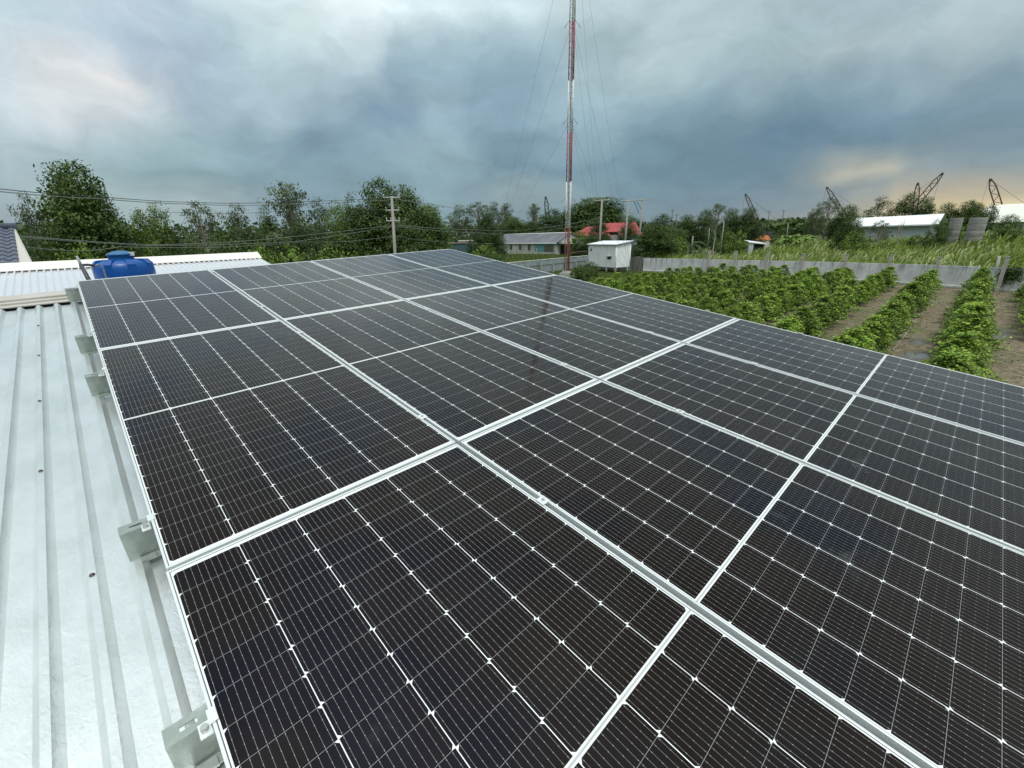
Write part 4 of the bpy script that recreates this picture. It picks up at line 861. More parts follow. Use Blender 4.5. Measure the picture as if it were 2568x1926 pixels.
cw_ = empty('retaining_wall', tuple(a0), 0, 'pale-topped low retaining wall just beyond the tin fence', 'wall'); mb = MB(); mb.box((0, 1.3, 0), (b0.x - a0.x, 1.5, 1.93)); mb.build('wall_panel', M_tin, cw_); mb = MB(); mb.box((0, 1.26, 1.932), (b0.x - a0.x, 1.54, 2.0)); mb.build('capping', M_tinw, cw_)

# ------------------------------------------------------------------ white hut on piers
M_white = mat('white_paint', (0.82, 0.86, 0.87), .6, var=.08, vscale=.8, col2=(.62, .66, .66), c2scale=1.1, c2lo=.5, c2hi=.75, stretch=(1, 1, .4))
M_pier = mat('pier_concrete', (0.46, 0.46, 0.43), .9, var=.3)
c0 = Vector((58.27, 36.72, 0)); cl = Vector((60.04, 42.76, 0)); cr_ = Vector((62.9, 35.6, 0))
ux = (cl - c0).normalized(); uy = Vector((ux.y, -ux.x, 0)); LX = (cl - c0).length; LY = 2.75
if uy.x < 0: uy = -uy
hut = empty('white_hut', tuple(c0), 0, 'white windowless-looking hut raised on concrete piers beside the mast', 'hut')
def hp(a, b, z): return ux * a + uy * b + Vector((0, 0, z))
zf, zF, zB = .80, 3.98, 4.36
mb = MB(); P_ = [hp(0, 0, zf), hp(LX, 0, zf), hp(LX, LY, zf), hp(0, LY, zf)]; T_ = [hp(0, 0, zF), hp(LX, 0, zF), hp(LX, LY, zB), hp(0, LY, zB)]
for i in range(4): mb.quad(P_[i], P_[(i + 1) % 4], T_[(i + 1) % 4], T_[i])
mb.quad(*P_); mb.build('wall', M_white, hut)
for nm_, (aa, bb_) in {'c': (0, 0), 'd': (LX, 0), 'e': (LX, LY), 'f': (0, LY)}.items():
    pass
for (aa, bb_) in ((0.02, 0.02), (LX - .02, .02), (.02, LY - .02)): mb = MB(); mb.tube(hp(aa, bb_, .2), hp(aa, bb_, 3.95), .09, .09, 4); mb.build('corner_column', M_white, hut)
ov = .28; mb = MB(); R0 = [hp(-ov, -ov - .05, zF + .06), hp(LX + ov, -ov - .05, zF + .06), hp(LX + ov, LY + ov, zB + .10), hp(-ov, LY + ov, zB + .10)]; up_ = Vector((0, 0, .06))
mb.quad(*[v + up_ for v in R0]); mb.quad(*R0[::-1])
for i in range(4): mb.quad(R0[i], R0[(i + 1) % 4], R0[(i + 1) % 4] + up_, R0[i] + up_)
mb.build('roof', M_wroof, hut)
for (aa, bb_, ww) in ((.18, .18, .17), (LX * .33, .2, .18), (LX - .25, .2, .15), (.2, LY - .25, .15), (LX - .25, LY - .25, .15)):
    mb = MB(); mb.tube(hp(aa, bb_, -.05), hp(aa, bb_, zf - .005), ww, ww, 4); mb.build('pier', M_pier, hut)
wdw = MB(); x0, x1, z0, z1 = LX * .17, LX * .29, 1.93, 2.37
M_glassd = mat('dark_opening', (0.02, 0.022, 0.025), .4); M_sill = mat('sill_concrete', (.55, .55, .52), .8)
wdw.quad(hp(x0, -.012, z0), hp(x1, -.012, z0), hp(x1, -.012, z1), hp(x0, -.012, z1)); o = wdw.build('window', M_glassd, hut)
sl = MB(); 
for k in range(4): sl.box((0, 0, 0), (0, 0, 0)) if False else sl.quad(hp(x0, -.03, z0 + .05 + k * .11), hp(x1, -.03, z0 + .05 + k * .11), hp(x1, -.045, z0 + .085 + k * .11), hp(x0, -.045, z0 + .085 + k * .11))
sl.build('louvre', mat('louvre_grey', (.08, .085, .09), .5), o)
aw = MB(); A0, A1 = hp(x0 - .18, -.01, z1 + .10), hp(x1 + .18, -.01, z1 + .10); aw.quad(A0, A1, A1 - uy * .3 - Vector((0, 0, .04)), A0 - uy * .3 - Vector((0, 0, .04))); aw.quad(A0 - uy * .3 - Vector((0, 0, .04)), A1 - uy * .3 - Vector((0, 0, .04)), A1 - uy * .3 - Vector((0, 0, .1)), A0 - uy * .3 - Vector((0, 0, .1))); aw.build('awning', M_sill, o)
v2 = MB(); x0, x1, z0, z1 = LX * .88, LX * .935, 3.10, 3.42; v2.quad(hp(x0, -.014, z0), hp(x1, -.014, z0), hp(x1, -.014, z1), hp(x0, -.014, z1)); v2.build('cable_opening', M_glassd, hut)
tray_a = dp(1430, 634, 61.5); tray_b = c0 + hp(LX * .9, -.1, 3.12)
tr = MB(); tr.tube((0, 0, 0), tray_b - tray_a, .05, .05, 6); o = tr.build('cable_bridge', mat('rusty_steel', (.16, .08, .05), .8), None, tuple(tray_a)); tag(o, 'thin rusty cable bridge from the mast to the white hut', 'cable bridge')

# ------------------------------------------------------------------ guyed lattice mast
M_red = mat('mast_red', (0.38, 0.025, 0.04), .55, var=.2); M_mw = mat('mast_white', (0.72, 0.74, 0.74), .55, var=.15); M_rust = mat('mast_rust', (0.24, 0.075, 0.05), .8, var=.4); M_lg = mat('mast_light_grey', (.33, .22, .24), .5)
mb_ = Vector((50.2, 39.3, 0)); DM = math.hypot(mb_.x, mb_.y)
ms = empty('radio_mast', tuple(mb_), 0, 'tall guyed red and white lattice mast in the centre', 'mast')
MB().box((-.75, -.75, 0), (.75, .75, .62)).box((-.5, -.5, .622), (.5, .5, .86)).build('pedestal', M_pier, ms)
zs = [0.87] + [dp(1424, y, DM).z for y in (571, 455, 331, 201, 54)]
dz_ = zs[-1] - zs[-2]; zs += [zs[-1] + dz_ * .9, zs[-1] + dz_ * 1.8, zs[-1] + dz_ * 2.7]
LEG = [(-.34, .0), (.21, -.27), (.22, .30)]
def mast_leg(i): 
    a = R(-38); x, y = LEG[i]; return (x * math.cos(a) - y * math.sin(a), x * math.sin(a) + y * math.cos(a))
for s in range(len(zs) - 1):
    z0, z1 = zs[s], zs[s + 1]; leg_m = M_rust if s == 0 else (M_mw if s % 2 else M_red); br_m = M_rust if s == 0 else (M_mw if s % 2 else M_lg)
    lg = MB()
    for i in range(3): x, y = mast_leg(i); lg.tube((x, y, z0), (x, y, z1 - .01), .06, .06, 6); lg.tube((x, y, z1 - .06), (x, y, z1 - .011), .07, .07, 8)
    sec = lg.build('mast_section', leg_m, ms); bm = MB(); nb = max(6, int((z1 - z0) / .62))
    for k in range(nb):
        za, zb_ = z0 + (z1 - z0) * k / nb, z0 + (z1 - z0) * (k + 1) / nb
        for i in range(3):
            p, q_ = mast_leg(i), mast_leg((i + 1) % 3)
            if k % 2: p, q_ = q_, p
            bm.tube((*p, za), (*q_, zb_), .021, .021, 5, cap=False); bm.tube((*p, za), (*q_, za), .018, .018, 5, cap=False)
    bm.build('bracing', br_m, sec)
M_wire = mat('guy_cable', (0.20, 0.23, 0.26), .6)
anch = [Vector((23, 34.5, 0)) + mb_ * 0, mb_ + Vector((34, -22, 0)), mb_ + Vector((10, 38, 0))]
anch[0] = mb_ + Vector((-26, 20, 0)); 
lv = [dp(1424, 300, DM).z, dp(1424, 52, DM).z, zs[-2], dp(1424, 492, DM).z]
for li, z in enumerate(lv):
    for ai, A_ in enumerate([gp(1232, 655), gp(1508, 640), gp(1584, 690)]):
        if li == 3 and ai != 2: continue
        tgt = A_ - mb_; w = MB(); p = Vector((0, 0, z)); q_ = Vector((tgt.x, tgt.y, .2)); pts = [p.lerp(q_, t) - Vector((0, 0, 4 * .6 * t * (1 - t))) for t in np.linspace(0, 1, 9)]
        w.path(pts, .011, 4); w.build('guy_wire', M_wire, ms)
w = MB()
for x_ in (-.2, 0, .25): w.tube((.1 + x_ * .3, .1, 1), (.1 + x_ * .3, .1, zs[-1]), .022, .022, 5, cap=False)
w.build('feeder_cable', mat('feeder_grey', (.22, .2, .2), .6), ms)
for (zz) in (dp(1424, 296, DM).z, dp(1424, 492, DM).z, dp(1424, 52, DM).z):
    w = MB()
    for sgn in (-1, 1): d = Vector((RW[0][0], RW[0][1], 0)) * sgn; w.tube(d * .35 + Vector((0, 0, zz)), d * .95 + Vector((0, 0, zz - .75)), .03, .03, 5)
    w.build('guy_bracket', M_lg, ms)

# ------------------------------------------------------------------ long house
M_hroof = mat('grey_roof_sheet', (0.17, 0.18, 0.20), .55, .2, col2=(.24, .25, .27), c2scale=.3, stretch=(1, 1, 1)); M_hwall = mat('pale_house_wall', (0.56, 0.54, 0.50), .85, var=.15, col2=(.42, .40, .36), c2scale=.7); M_teal = mat('teal_paint', (0.15, 0.34, 0.33), .7, var=.2)
hA = Vector((96.1, 78.8, 0)); hB = Vector((100.8, 108.5, 0)); d1 = (hB - hA).normalized(); d2 = Vector((d1.y, -d1.x, 0)); LH = (hB - hA).length; WH = 9.0
hs_ = empty('long_house', tuple(hA), 0, 'long low house with grey metal roof and three small windows behind the mast', 'house')
def h2(a, b, z): return d1 * a + d2 * b + Vector((0, 0, z))
ze, zrg = 3.45, 5.75
mb = MB(); mb.quad(h2(0, 0, 0), h2(LH, 0, 0), h2(LH, 0, ze), h2(0, 0, ze)); mb.quad(h2(0, WH, 0), h2(0, 0, 0), h2(0, 0, ze), h2(0, WH, ze)); mb.quad(h2(LH, 0, 0), h2(LH, WH, 0), h2(LH, WH, ze), h2(LH, 0, ze)); mb.quad(h2(LH, WH, 0), h2(0, WH, 0), h2(0, WH, ze), h2(LH, WH, ze))
mb.build('wall', M_hwall, hs_)
mb = MB(); mb.tri(h2(0, 0, ze), h2(0, WH / 2, zrg - .15), h2(0, WH, ze)); mb.tri(h2(LH, 0, ze), h2(LH, WH, ze), h2(LH, WH / 2, zrg - .15)); mb.build('gable', mat('white_gable', (.72, .74, .74), .7), hs_)
mb = MB(); nrib = 60
for i in range(nrib):
    a0_, a1_ = -.5 + (LH + 1) * i / nrib, -.5 + (LH + 1) * (i + .82) / nrib; a2_ = -.5 + (LH + 1) * (i + 1) / nrib
    for (q0, q1, e0) in ((a0_, a1_, 0), (a1_, a2_, .05)):
        mb.quad(h2(q0, -.6, ze - .22 + e0), h2(q1, -.6, ze - .22 + e0), h2(q1, WH / 2, zrg + e0), h2(q0, WH / 2, zrg + e0)); mb.quad(h2(q1, WH + .6, ze - .22 + e0), h2(q0, WH + .6, ze - .22 + e0), h2(q0, WH / 2, zrg + e0), h2(q1, WH / 2, zrg + e0))
mb.build('roof', M_hroof, hs_)
mb = MB(); mb.tube(h2(-.5, WH / 2, zrg + .06), h2(LH + .5, WH / 2, zrg + .06), .14, .14, 6); mb.tube(h2(-.5, -.62, ze - .24), h2(LH + .5, -.62, ze - .24), .10, .10, 6); mb.build('ridge_and_gutter', mat('white_trim', (.72, .74, .74), .6), hs_)
mb = MB(); mb.tube(h2(-.52, -.6, ze - .22), h2(-.52, WH / 2, zrg), .10, .10, 4); mb.tube(h2(-.52, WH + .6, ze - .22), h2(-.52, WH / 2, zrg), .1, .1, 4); mb.build('barge_board', mat('dark_trim', (.04, .045, .05), .6), hs_)
mb = MB(); mb.quad(h2(1.2, -.02, .9), h2(9.6, -.02, .9), h2(9.6, -.02, ze - .2), h2(1.2, -.02, ze - .2)); mb.build('painted_panel', M_teal, hs_)
def win(a0_, a1_, z0_, z1_, nm, m, pm=None):
    f = MB(); f.quad(h2(a0_, -.045, z0_), h2(a1_, -.045, z0_), h2(a1_, -.045, z1_), h2(a0_, -.045, z1_)); o = f.build(nm, m, hs_)
    f = MB(); f.tube(h2(a0_ - .12, -.08, z1_ + .05), h2(a1_ + .12, -.08, z1_ + .05), .06, .06, 4); f.tube(h2(a0_ - .1, -.08, z0_ - .04), h2(a1_ + .1, -.08, z0_ - .04), .05, .05, 4); f.tube(h2((a0_ + a1_) / 2, -.06, z0_), h2((a0_ + a1_) / 2, -.06, z1_), .035, .035, 4)
    if nm == 'shop_window':
        for k in range(9): f.tube(h2(a0_ + (a1_ - a0_) * k / 8, -.07, z0_), h2(a0_ + (a1_ - a0_) * k / 8, -.07, z1_), .03, .03, 4)
    f.build('window_frame', mat('window_grey', (.22, .21, .2), .7), o)
win(1.5, 5.2, 1.15, 2.5, 'shop_window', mat('shutter_brown', (.17, .15, .10), .8))
for c_ in (12.0, 16.4, 21.0): win(c_ - .55, c_ + .55, 1.45, 2.75, 'window', mat('window_dark', (.07, .065, .06), .4))
mb = MB(); mb.quad(h2(-.02, 1.2, 0), h2(-.02, 1.2, 2.7), h2(-.02, 6.8, 2.7), h2(-.02, 6.8, 0)); mb.build('doorway', M_glassd, hs_)
mb = MB(); mb.quad(h2(-.1, -.4, 3.3), h2(-.1, 9.2, 3.3), h2(-4.5, 9.2, 2.95), h2(-4.5, -.4 + 2.5, 2.95)); mb.tube(h2(-4.3, 9, 0), h2(-4.3, 9, 2.95), .07, .07, 6); mb.tube(h2(-4.3, 3, 0), h2(-4.3, 3, 2.95), .07, .07, 6); mb.build('porch_roof', mat('porch_sheet', (.36, .38, .38), .6), hs_)
for i, x in enumerate((1293, 1319, 1345)):
    p = dp(x, 640, 112); MB; f = MB(); f.tube((0, 0, -.1), (.05, 0, 3.0 - .3 * i), .09, .08, 6); o = f.build('timber_post', M_board, None, (p.x, p.y, 0)); tag(o, 'bare timber post standing in the weeds before the long house, ' + ['left', 'middle', 'right'][i] + ' of three', 'post', 'timber posts before the long house')

# containers beyond the array corner
M_cont = mat('container_teal', (0.055, 0.115, 0.125), .6, var=.3, stretch=(8, 8, .4), vscale=1)
for i, (xa, xb, lb) in enumerate([(1142, 1172, 'dark teal container, left of the two beyond the array corner'), (1150, 1186, 'teal sheet metal shed with pale roof edge beyond the array corner')]):
    a = dp(xa - (20 if i == 0 else 0), 612, 120 + i * 6); b2 = dp(xb, 612, 120 + i * 6); dd_ = (b2 - a); dd_.z = 0; L_ = dd_.length; e_ = empty('storage_container' if i == 0 else 'sheet_metal_shed', (a.x, a.y, 0), math.atan2(dd_.y, dd_.x), lb, 'container' if i == 0 else 'shed')
    mb = MB(); nn_ = 26
    for k in range(nn_):
        y_ = -.06 if k % 2 else 0; mb.box((L_ * k / nn_, y_, .1), (L_ * (k + 1) / nn_, 2.6, 4.0 + .4 * i))
    mb.build('body', M_cont, e_); mb = MB(); mb.box((-.1, -.25, 4.003 + .4 * i), (L_ + .1, 2.7, 4.2 + .45 * i)); mb.build('roof', M_tinw if i else mat('rust_roof', (.3, .22, .17), .8), e_)

# red-roofed house
M_rr = mat('red_roof_sheet', (0.36, 0.05, 0.05), .5, .1, col2=(.28, .035, .035), c2scale=.4)
pc = dp(1500, 600, 150); rh = empty('red_roofed_house', (pc.x, pc.y, 0), R(-45), 'house with bright red metal roof half hidden behind the trees', 'house')
mb = MB()
def hiproof(mb, x0, x1, y0, y1, z0, z1, rx0, rx1):
    ym = (y0 + y1) / 2; a, b2, c_, d_ = (x0, y0, z0), (x1, y0, z0), (x1, y1, z0), (x0, y1, z0); r0, r1 = (rx0, ym, z1), (rx1, ym, z1)
    mb.quad(a, b2, r1, r0); mb.quad(c_, d_, r0, r1); mb.tri(d_, a, r0); mb.tri(b2, c_, r1)
hiproof(mb, -8.5, 3, -5, 5, 4.6, 7.4, -3.6, 0.5); mb.build('hip_roof', M_rr, rh)
mb = MB(); mb.quad((1.5, -4, 5.6), (12, -4, 5.6), (12, 2, 8.3), (1.5, 2, 8.3)); mb.quad((5, -7, 4.7), (12, -7, 4.7), (12, -4.02, 5.5), (5, -4.02, 5.5)); mb.quad((12, 2, 8.3), (1.5, 2, 8.3), (1.5, 7, 5.6), (12, 7, 5.6)); mb.build('gable_roof', M_rr, rh)
mb = MB(); mb.box((-7.6, -4.2, 0), (2, 4.2, 4.58)); mb.box((2.003, -6.4, 0), (11.6, 1.8, 4.68)); mb.build('wall', mat('grey_block_wall', (.27, .26, .24), .9, var=.3), rh)

# cabinet by the twin poles
cb = dp(1597, 618, 84); e_ = empty('meter_cabinet', (cb.x, cb.y, 0), R(-50), 'blue-grey metal cabinet with pale plate beside the twin poles', 'cabinet')
MB().box((-1.0, -.5, 2.6), (1.0, .5, 4.5)).build('box', mat('blue_grey_metal', (.11, .15, .19), .5), e_); MB().box((-.5, -.53, 3.6), (.5, -.503, 3.85)).build('plate', M_wroof, e_)
mb = MB(); mb.box((-.9, -.1, 0), (-.75, .1, 2.598)); mb.box((.75, -.1, 0), (.9, .1, 2.598)); mb.build('legs', M_galv, e_)

# ------------------------------------------------------------------ utility poles and cables
M_pole = mat('pole_concrete', (0.30, 0.29, 0.265), .9, var=.3, stretch=(1, 1, .3)); M_arm = mat('crossarm', (.42, .42, .40), .8); M_ins = mat('insulator', (.50, .49, .47), .4); M_cab = mat('black_cable', (.03, .032, .035), .7)
def pole(xt, yt, xb, yb, D, label, arms, r=.14, heading=45.0, extra=None, group='concrete utility poles'):
    T_ = dp(xt, yt, D); b_ = dp(xb, yb, D); k_ = (T_.z) / max(.1, (T_.z - b_.z)); Bp = T_ + (b_ - T_) * k_; Bp.z = 0
    e_ = empty('utility_pole', (Bp.x, Bp.y, 0), 0, label, 'utility pole', group); t_ = T_ - Bp
    MB().tube((0, 0, -.2), t_, r * 1.25, r * .8, 8).build('shaft', M_pole, e_)
    hx_, hy_ = math.cos(R(-heading)), math.sin(R(-heading))
    for (dzz, half, ni) in arms:
        c_ = t_ * ((t_.z - dzz) / t_.z); a = MB(); v = Vector((hx_, hy_, 0)) * half; a.tube(c_ - v, c_ + v, r * .55, r * .55, 4); ao = a.build('crossarm', M_arm, e_)
        for i in range(ni):
            s_ = -1 + 2 * i / max(1, ni - 1); p = c_ + v * s_ * .92; i_ = MB(); i_.tube(p + Vector((0, 0, .05)), p + Vector((0, 0, .17)), .035, .045, 8); i_.tube(p + Vector((0, 0, .171)), p + Vector((0, 0, .24)), .06, .03, 8); i_.build('insulator', M_ins, ao)
    return e_, T_
DP1 = 36.0
p1_, T1_ = pole(982, 492, 990.6, 635, DP1, 'grey concrete pole with three crossarms among the left trees', [(.10, .62, 2), (.98, .50, 3), (1.72, .50, 4)], r=.12, heading=31.0)
p2_, T2_ = pole(1510, 500, 1504, 604, 83, 'thick concrete pole behind the left half of the white hut roof', [(.15, 1.3, 3)], r=.19, heading=56)
p3_, T3_ = pole(1576, 502, 1568, 602, 84, 'left one of the twin concrete poles with a shared high crossbar', [(.15, 1.1, 3), (1.9, .8, 2)], r=.17, heading=58)
p4_, T4_ = pole(1614, 499, 1605, 576, 90, 'right one of the twin concrete poles, partly behind a tree', [(.1, 1.2, 3)], r=.17, heading=60)
f = MB(); f.tube((0, 0, 0), (T3_ - T4_) + Vector((0, 0, .3)), .07, .07, 4); o = f.build('crossbar', M_arm, None, tuple(T4_ + Vector((0, 0, -.25)))); tag(o, 'long bar bridging the tops of the twin poles', 'crossbar')
f = MB(); q1 = dp(1590, 505, 86); q2 = dp(1602, 535, 86)
f.path([Vector((0, 0, 0)), (q2 - q1) * .5 + Vector((.1, 0, 0)), q2 - q1], .05, 6); f.path([Vector((.4, -.3, 0)), (q2 - q1) * .7 + Vector((.5, -.5, 0))], .04, 6); o = f.build('drop_cable', M_cab, None, tuple(q1)); tag(o, 'thick black drop cables hanging between the twin poles', 'cable')
for i, (xt, yt, xb, yb, D, lb, r) in enumerate([(1816, 556, 1808, 622, 88, 'short leaning concrete post in the tall grass', .075), (1977, 560, 1974, 592, 98, 'thin pale post in the grass by the banana plants', .06), (1779, 573, 1778, 600, 92, 'short white post left of the small white shed', .07), (1738, 592, 1736, 606, 90, 'stubby white post below the palm', .13)]):
    t_ = dp(xt, yt, D); b_ = dp(xb, yb, D); e_ = empty('field_post', (b_.x, b_.y, b_.z - 1.5), 0, lb, 'post', 'posts in the grass field')
    MB().tube((0, 0, 0), t_ - Vector(e_.location), r, r * .9, 6).build('shaft', M_pole, e_)
for i, (x, yt, D) in enumerate([(1687, 525, 260), (1698, 536, 240), (1930, 528, 320), (1966, 526, 320)]):
    t_ = dp(x, yt, D); f = MB(); f.tube((0, 0, 0), (0, 0, t_.z), .25, .2, 6); f.tube((-1.2, .8, t_.z - .6), (1.2, -.8, t_.z - .6), .12, .12, 4); o = f.build('distant_pole', mat('far_pole', (.10, .11, .12), .8), None, (t_.x, t_.y, 0)); tag(o, 'thin distant pole on the skyline, ' + ORD[i] + ' from the left', 'pole', 'distant poles on the skyline')
M_cab2 = mat('weathered_cable', (.20, .21, .19), .7)
def cable(pts, label, r=.016, sag=.5, group='overhead cables'):
    P_ = []
    for a, b2 in zip(pts[:-1], pts[1:]):
        for t in np.linspace(0, 1, 11)[(0 if not P_ else 1):]: P_.append(a.lerp(b2, t) - Vector((0, 0, 4 * sag * t * (1 - t))))
    o0 = P_[0].copy(); f = MB(); f.path([p - o0 for p in P_], r, 5); o = f.build('overhead_cable', M_cab2 if ('low' in label or 'ridge' in label or 'far trees' in label) else M_cab, None, tuple(o0)); tag(o, label, 'cable', group)
def cpx(l): return [dp(x, y, D) for x, y, D in l]
L0 = T1_ - Vector((0, 0, .1))
cable(cpx([(-60, 467, 21), (250, 493, 24), (490, 507.5, 28), (665, 508, 31)]) + [L0], 'upper cable of the pair crossing the sky at the left, above the trees', .013, .04)
cable(cpx([(-60, 474, 21), (250, 498, 24), (490, 512, 28), (665, 513.5, 31)]) + [L0 - Vector((0, 0, .15))], 'lower cable of the pair crossing the sky at the left, above the trees', .016, .04)
cable(cpx([(400, 531, 30), (700, 530, 33)]) + [dp(972, 516, DP1)], 'thin cable meeting the pole at its middle crossarm', .009, .1)
cable(cpx([(30, 590, 22), (364, 614, 26), (560, 608, 29), (700, 597, 31)]) + [dp(984, 565, DP1)], 'drooping cable, upper of the low bundle before the left trees', .014, .02)
cable(cpx([(30, 593, 22), (364, 616, 26), (600, 612, 29), (750, 605, 32)]) + [dp(985, 568, DP1)], 'drooping cable, middle of the low bundle before the left trees', .014, .02)
cable(cpx([(60, 618, 22), (300, 619, 26), (752, 607, 32)]) + [dp(984, 592, DP1)], 'lowest sagging cable before the left trees', .012, .15)
cable([L0] + cpx([(1072, 509, 42), (1200, 529, 60), (1350, 530, 74)]) + [dp(1505, 503, 83)], 'cable from the crossarm pole over the far trees to the thick pole', .02, .1)
cable([dp(988, 564, DP1)] + cpx([(1200, 576, 60), (1290, 578, 66), (1400, 566, 74)]) + [dp(1505, 545, 83)], 'cable passing in front of the far trees right of the crossarm pole', .02, .1)
cable([dp(988, 567, DP1)] + cpx([(1200, 584, 60), (1290, 586, 66), (1400, 574, 74)]) + [dp(1505, 556, 83)], 'cable just above the long house ridge, left of the mast', .02, .1)
cable([dp(989, 591, DP1)] + cpx([(1100, 605, 48), (1240, 611, 62)]), 'low cable right of the crossarm pole ending in the trees', .016, .1)
cable([T2_, T3_ + Vector((0, 0, -.1))], 'short cable between the thick pole and the twin poles, upper', .03, .5)
cable([T2_ - Vector((0, 0, .3)), T3_ + Vector((0, 0, -.5))], 'short cable between the thick pole and the twin poles, lower', .03, .8)

# ------------------------------------------------------------------ warehouse, far roof, sheds, silos
M_wh = mat('warehouse_wall', (0.46, 0.52, 0.54), .7, var=.12); M_whr = mat('bright_white_roof', (0.86, 0.88, 0.87), .4, .1)
a = dp(2150, 580, 122); b2 = dp(2330, 580, 120); dd_ = b2 - a; dd_.z = 0; L_ = dd_.length; w_ = empty('white_roofed_warehouse', (a.x, a.y, 0), math.atan2(dd_.y, dd_.x), 'pale warehouse with bright white roof behind the tall grass', 'warehouse')
za = dp(2338, 561, 120).z; zb_ = dp(2338, 537, 124).z
MB().box((0, 0, 0), (L_, 9, za - .1)).build('wall', M_wh, w_)
mb = MB(); mb.quad((-1.6, -1.0, za - .05), (L_ + 1.2, -1.0, za - .05), (L_ + .9, 4.5, zb_), (-1.6, 4.5, zb_ - .2)); mb.quad((L_ + 1.2, 10, za - .05), (-1.6, 10, za - .05), (-1.6, 4.5, zb_ - .2), (L_ + .9, 4.5, zb_)); mb.quad((-1.6, -1.0, za - .28), (L_ + 1.2, -1.0, za - .28), (L_ + 1.2, -1.0, za - .05), (-1.6, -1.0, za - .05)); mb.build('roof', M_whr, w_)
mb = MB(); mb.tri((L_ + .02, 0, za - .1), (L_ + .02, 9, za - .1), (L_ + .02, 4.5, zb_ - .25)); mb.build('gable', M_wh, w_)
mb = MB(); mb.box((L_ * .52, -.06, za - 2.2), (L_ * .54, -.002, za - 1.95)); mb.build('vent_opening', M_glassd, w_)
a = dp(2452, 520, 190); b2 = dp(2640, 520, 185); dd_ = b2 - a; dd_.z = 0; L_ = dd_.length; w_ = empty('far_white_roof_hall', (a.x, a.y, 0), math.atan2(dd_.y, dd_.x), 'hall with cream-white roof at the far right edge', 'hall')
zt = dp(2500, 512, 188).z; zb_ = dp(2500, 538, 180).z; mb = MB(); mb.quad((0, -4, zb_ - 2), (L_, -4, zb_ - 2), (L_, 6, zt), (0, 6, zt)); mb.quad((L_, 16, zb_), (0, 16, zb_), (0, 6, zt), (L_, 6, zt)); mb.build('roof', mat('cream_roof', (.74, .74, .66), .6), w_); MB().box((.4, -3, 0), (L_ - .4, 15, zb_ - 2.2)).build('wall', M_wh, w_)
M_silo = mat('silo_concrete', (0.30, 0.295, 0.275), .95, col2=(.18, .175, .16), c2scale=1.2, c2lo=.4, c2hi=.62, stretch=(.5, .5, 2.2), var=.2)
for i, (xl, xr, yt, yb_, D, lb) in enumerate([(2384, 2418, 546, 600, 96, 'weathered concrete silo ring stack, narrower left one'), (2432, 2480, 545, 600, 94, 'weathered concrete silo ring stack, wider right one')]):
    xc = (xl + xr) / 2; t_ = dp(xc, yt, D); w0 = (dp(xl, yt, D) - dp(xr, yt, D)).length; e_ = empty('concrete_silo', (t_.x, t_.y, 1.0), 0, lb, 'silo', 'concrete silos on the slope'); hh = t_.z - 1.0; r_ = w0 / 2
    prof = []; nrg = 6
    for k in range(nrg): prof += [(r_ * .99, hh * k / nrg), (r_, hh * k / nrg + .04), (r_, hh * (k + 1) / nrg - .06), (r_ * .985, hh * (k + 1) / nrg - .03)]
    e_.rotation_euler = (0, 0, .4); MB().lathe(prof, 30).build('ring_stack', M_silo, e_); mb = MB(); mb.box((-r_ * .2, -r_ * 1.02, hh * .52), (r_ * .15, -r_ * .98, hh * .56)); mb.build('port', M_glassd, e_)
# small white shed, orange roof
s_ = dp(1898, 590, 92); e_ = empty('small_white_shed', (s_.x, s_.y, 1.2), R(-50), 'small open white shed in the grass below the first crane', 'shed'); e_.scale = (.72, .72, .95)
MB().quad
mb = MB(); mb.quad((-2.2, -1.5, 2.4), (1.9, -1.5, 2.0), (1.9, 1.5, 2.2), (-2.2, 1.5, 2.7)); mb.quad((-2.2, -1.52, 2.25), (1.9, -1.52, 1.85), (1.9, -1.52, 2.0), (-2.2, -1.52, 2.4)); mb.build('roof', M_whr, e_)
mb = MB(); mb.box((-2.0, -1.3, 0), (-.9, 1.3, 2.2)); mb.box((1.6, -1.3, 0), (1.75, 1.3, 1.95)); mb.build('wall', M_wh, e_); MB().box((-.898, -.9, 0), (1.598, 1.2, 1.9)).build('interior_shade', M_shade, e_)  # black block paints the shade inside the open shed
s_ = dp(1920, 572, 150); e_ = empty('orange_roofed_hut', (s_.x, s_.y, 0), R(-30), 'tiny orange-roofed hut far off below the first crane', 'hut'); e_.scale = (.45, .45, .62)
mb = MB(); hiproof(mb, -4.5, 4, -3, 3, 3.6, 5.6, -2, 2); mb.build('roof', mat('orange_tile', (.46, .13, .04), .7), e_); MB().box((-4, -2.6, 0), (3.6, 2.6, 3.58)).build('wall', M_hwall, e_)

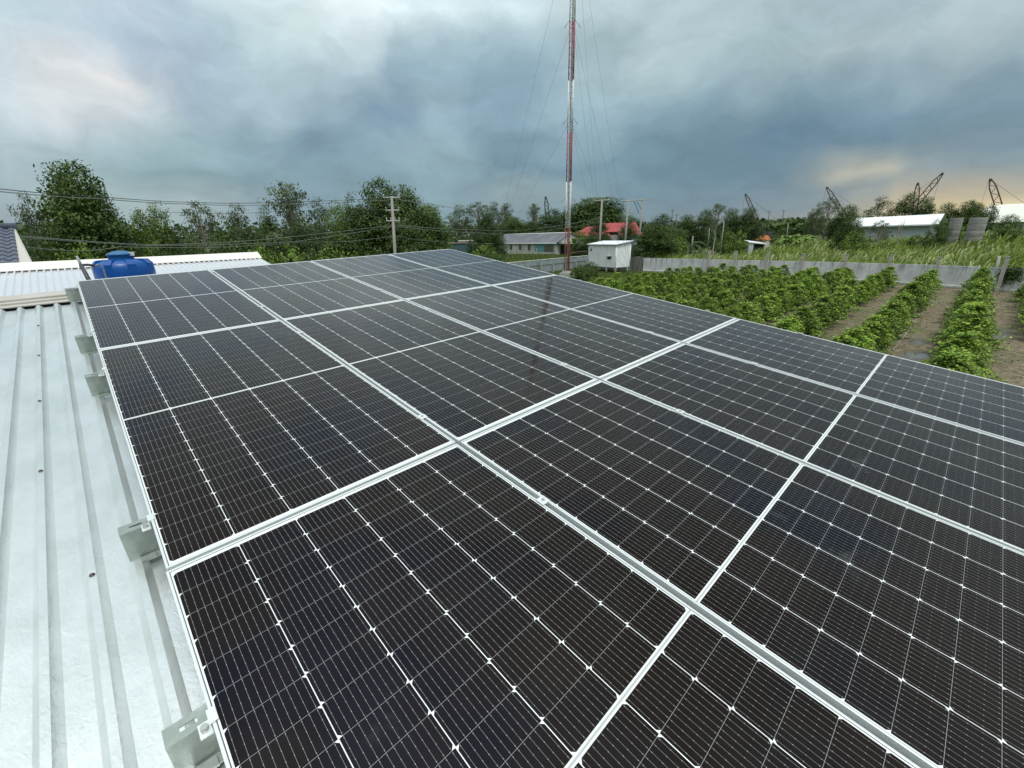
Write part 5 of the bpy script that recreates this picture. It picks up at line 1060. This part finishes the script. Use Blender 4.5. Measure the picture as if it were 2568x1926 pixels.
# ------------------------------------------------------------------ crawler crane booms on the skyline
M_boom = mat('boom_paint', (.12, .055, .06), .7); M_boom2 = mat('boom_dark', (.05, .05, .055), .7)
def crane(xt, yt, xb, yb, D, label, w=1.5, m=M_boom):
    w *= .75
    T_ = dp(xt, yt, D); B_ = dp(xb, yb, D); ext = T_ + (B_ - T_) * ((T_.z - 2.5) / max(.5, T_.z - B_.z)); e_ = empty('crawler_crane', (ext.x, ext.y, 0), 0, label, 'crane', 'crawler cranes on the skyline')
    o_ = Vector(e_.location); A = ext - o_; Bt = T_ - o_; d = (Bt - A); L_ = d.length; d.normalize(); view = Vector((ext.x, ext.y, 0)).normalized(); s1 = d.cross(view).normalized(); s2 = view
    n = max(8, int(L_ / (w * .9))); b = MB()
    def wd(t): return w * min(1, .35 + 4 * t, .3 + 5 * (1 - t)) / 2
    for sa in (-1, 1):
        for sb in (-1, 1):
            pr_ = None
            for k in range(n + 1):
                t = k / n; p = A + d * L_ * t + s1 * sa * wd(t) + s2 * sb * wd(t)
                if pr_ is not None: b.tube(pr_, p, .23, .23, 4, cap=False)
                pr_ = p
    for k in range(n):
        t, t2 = k / n, (k + 1) / n; s = 1 if k % 2 else -1
        b.tube(A + d * L_ * t + s1 * s * wd(t) - s2 * wd(t), A + d * L_ * t2 - s1 * s * wd(t2) - s2 * wd(t2), .09, .09, 4, cap=False)
        b.tube(A + d * L_ * t + s1 * s * wd(t) + s2 * wd(t), A + d * L_ * t2 - s1 * s * wd(t2) + s2 * wd(t2), .09, .09, 4, cap=False)
    b.build('boom', m, e_)
    hd = MB(); hd.tube(Bt - s1 * .35, Bt + s1 * .35, .5, .5, 12); hd.build('boom_head', M_boom2, e_)
    ln = MB(); side = -1 if T_.x * view.y - T_.y * view.x < 0 else 1
    back = A + Vector((-(Bt - A).x, -(Bt - A).y, 0)).normalized() * 6 + Vector((0, 0, 5)); ln.tube(Bt, back, .05, .05, 4, cap=False); ln.tube(Bt + s1 * .5, Bt + s1 * .5 - Vector((0, 0, Bt.z * .8)), .04, .04, 4, cap=False); ln.build('hoist_line', M_boom2, e_)
    mb = MB(); mb.box((-3, -3, 1.2), (3.5, 3, 3.2)); mb.build('machine_house', M_boom2, e_); mb = MB(); mb.box((-3.8, -3.6, 0), (3.8, -2.4, 1.18)); mb.box((-3.8, 2.4, 0), (3.8, 3.6, 1.18)); mb.build('tracks', M_boom2, e_)
crane(1368.5, 495, 1373, 540, 230, 'dark crane boom rising between the trees left of the mast', 2.1, M_boom2)
crane(1338, 512, 1340, 530, 240, 'barely visible crane tip over the trees left of the mast', 1.6, M_boom2)
crane(1870, 488, 1892, 536, 260, 'lone slanting crane boom left of the open field', 1.8)
crane(2074, 471, 2102, 516, 260, 'crane boom leaning left behind the airy tree', 1.9)
crane(2302, 461, 2299, 490, 250, 'short upright crane boom over the highest dark tree', 1.8)
crane(2363, 436, 2311, 496, 240, 'long crane boom pointing up to the right', 2.0)
crane(2484, 451, 2503, 511, 240, 'pale latticed crane boom at the far right', 2.2)
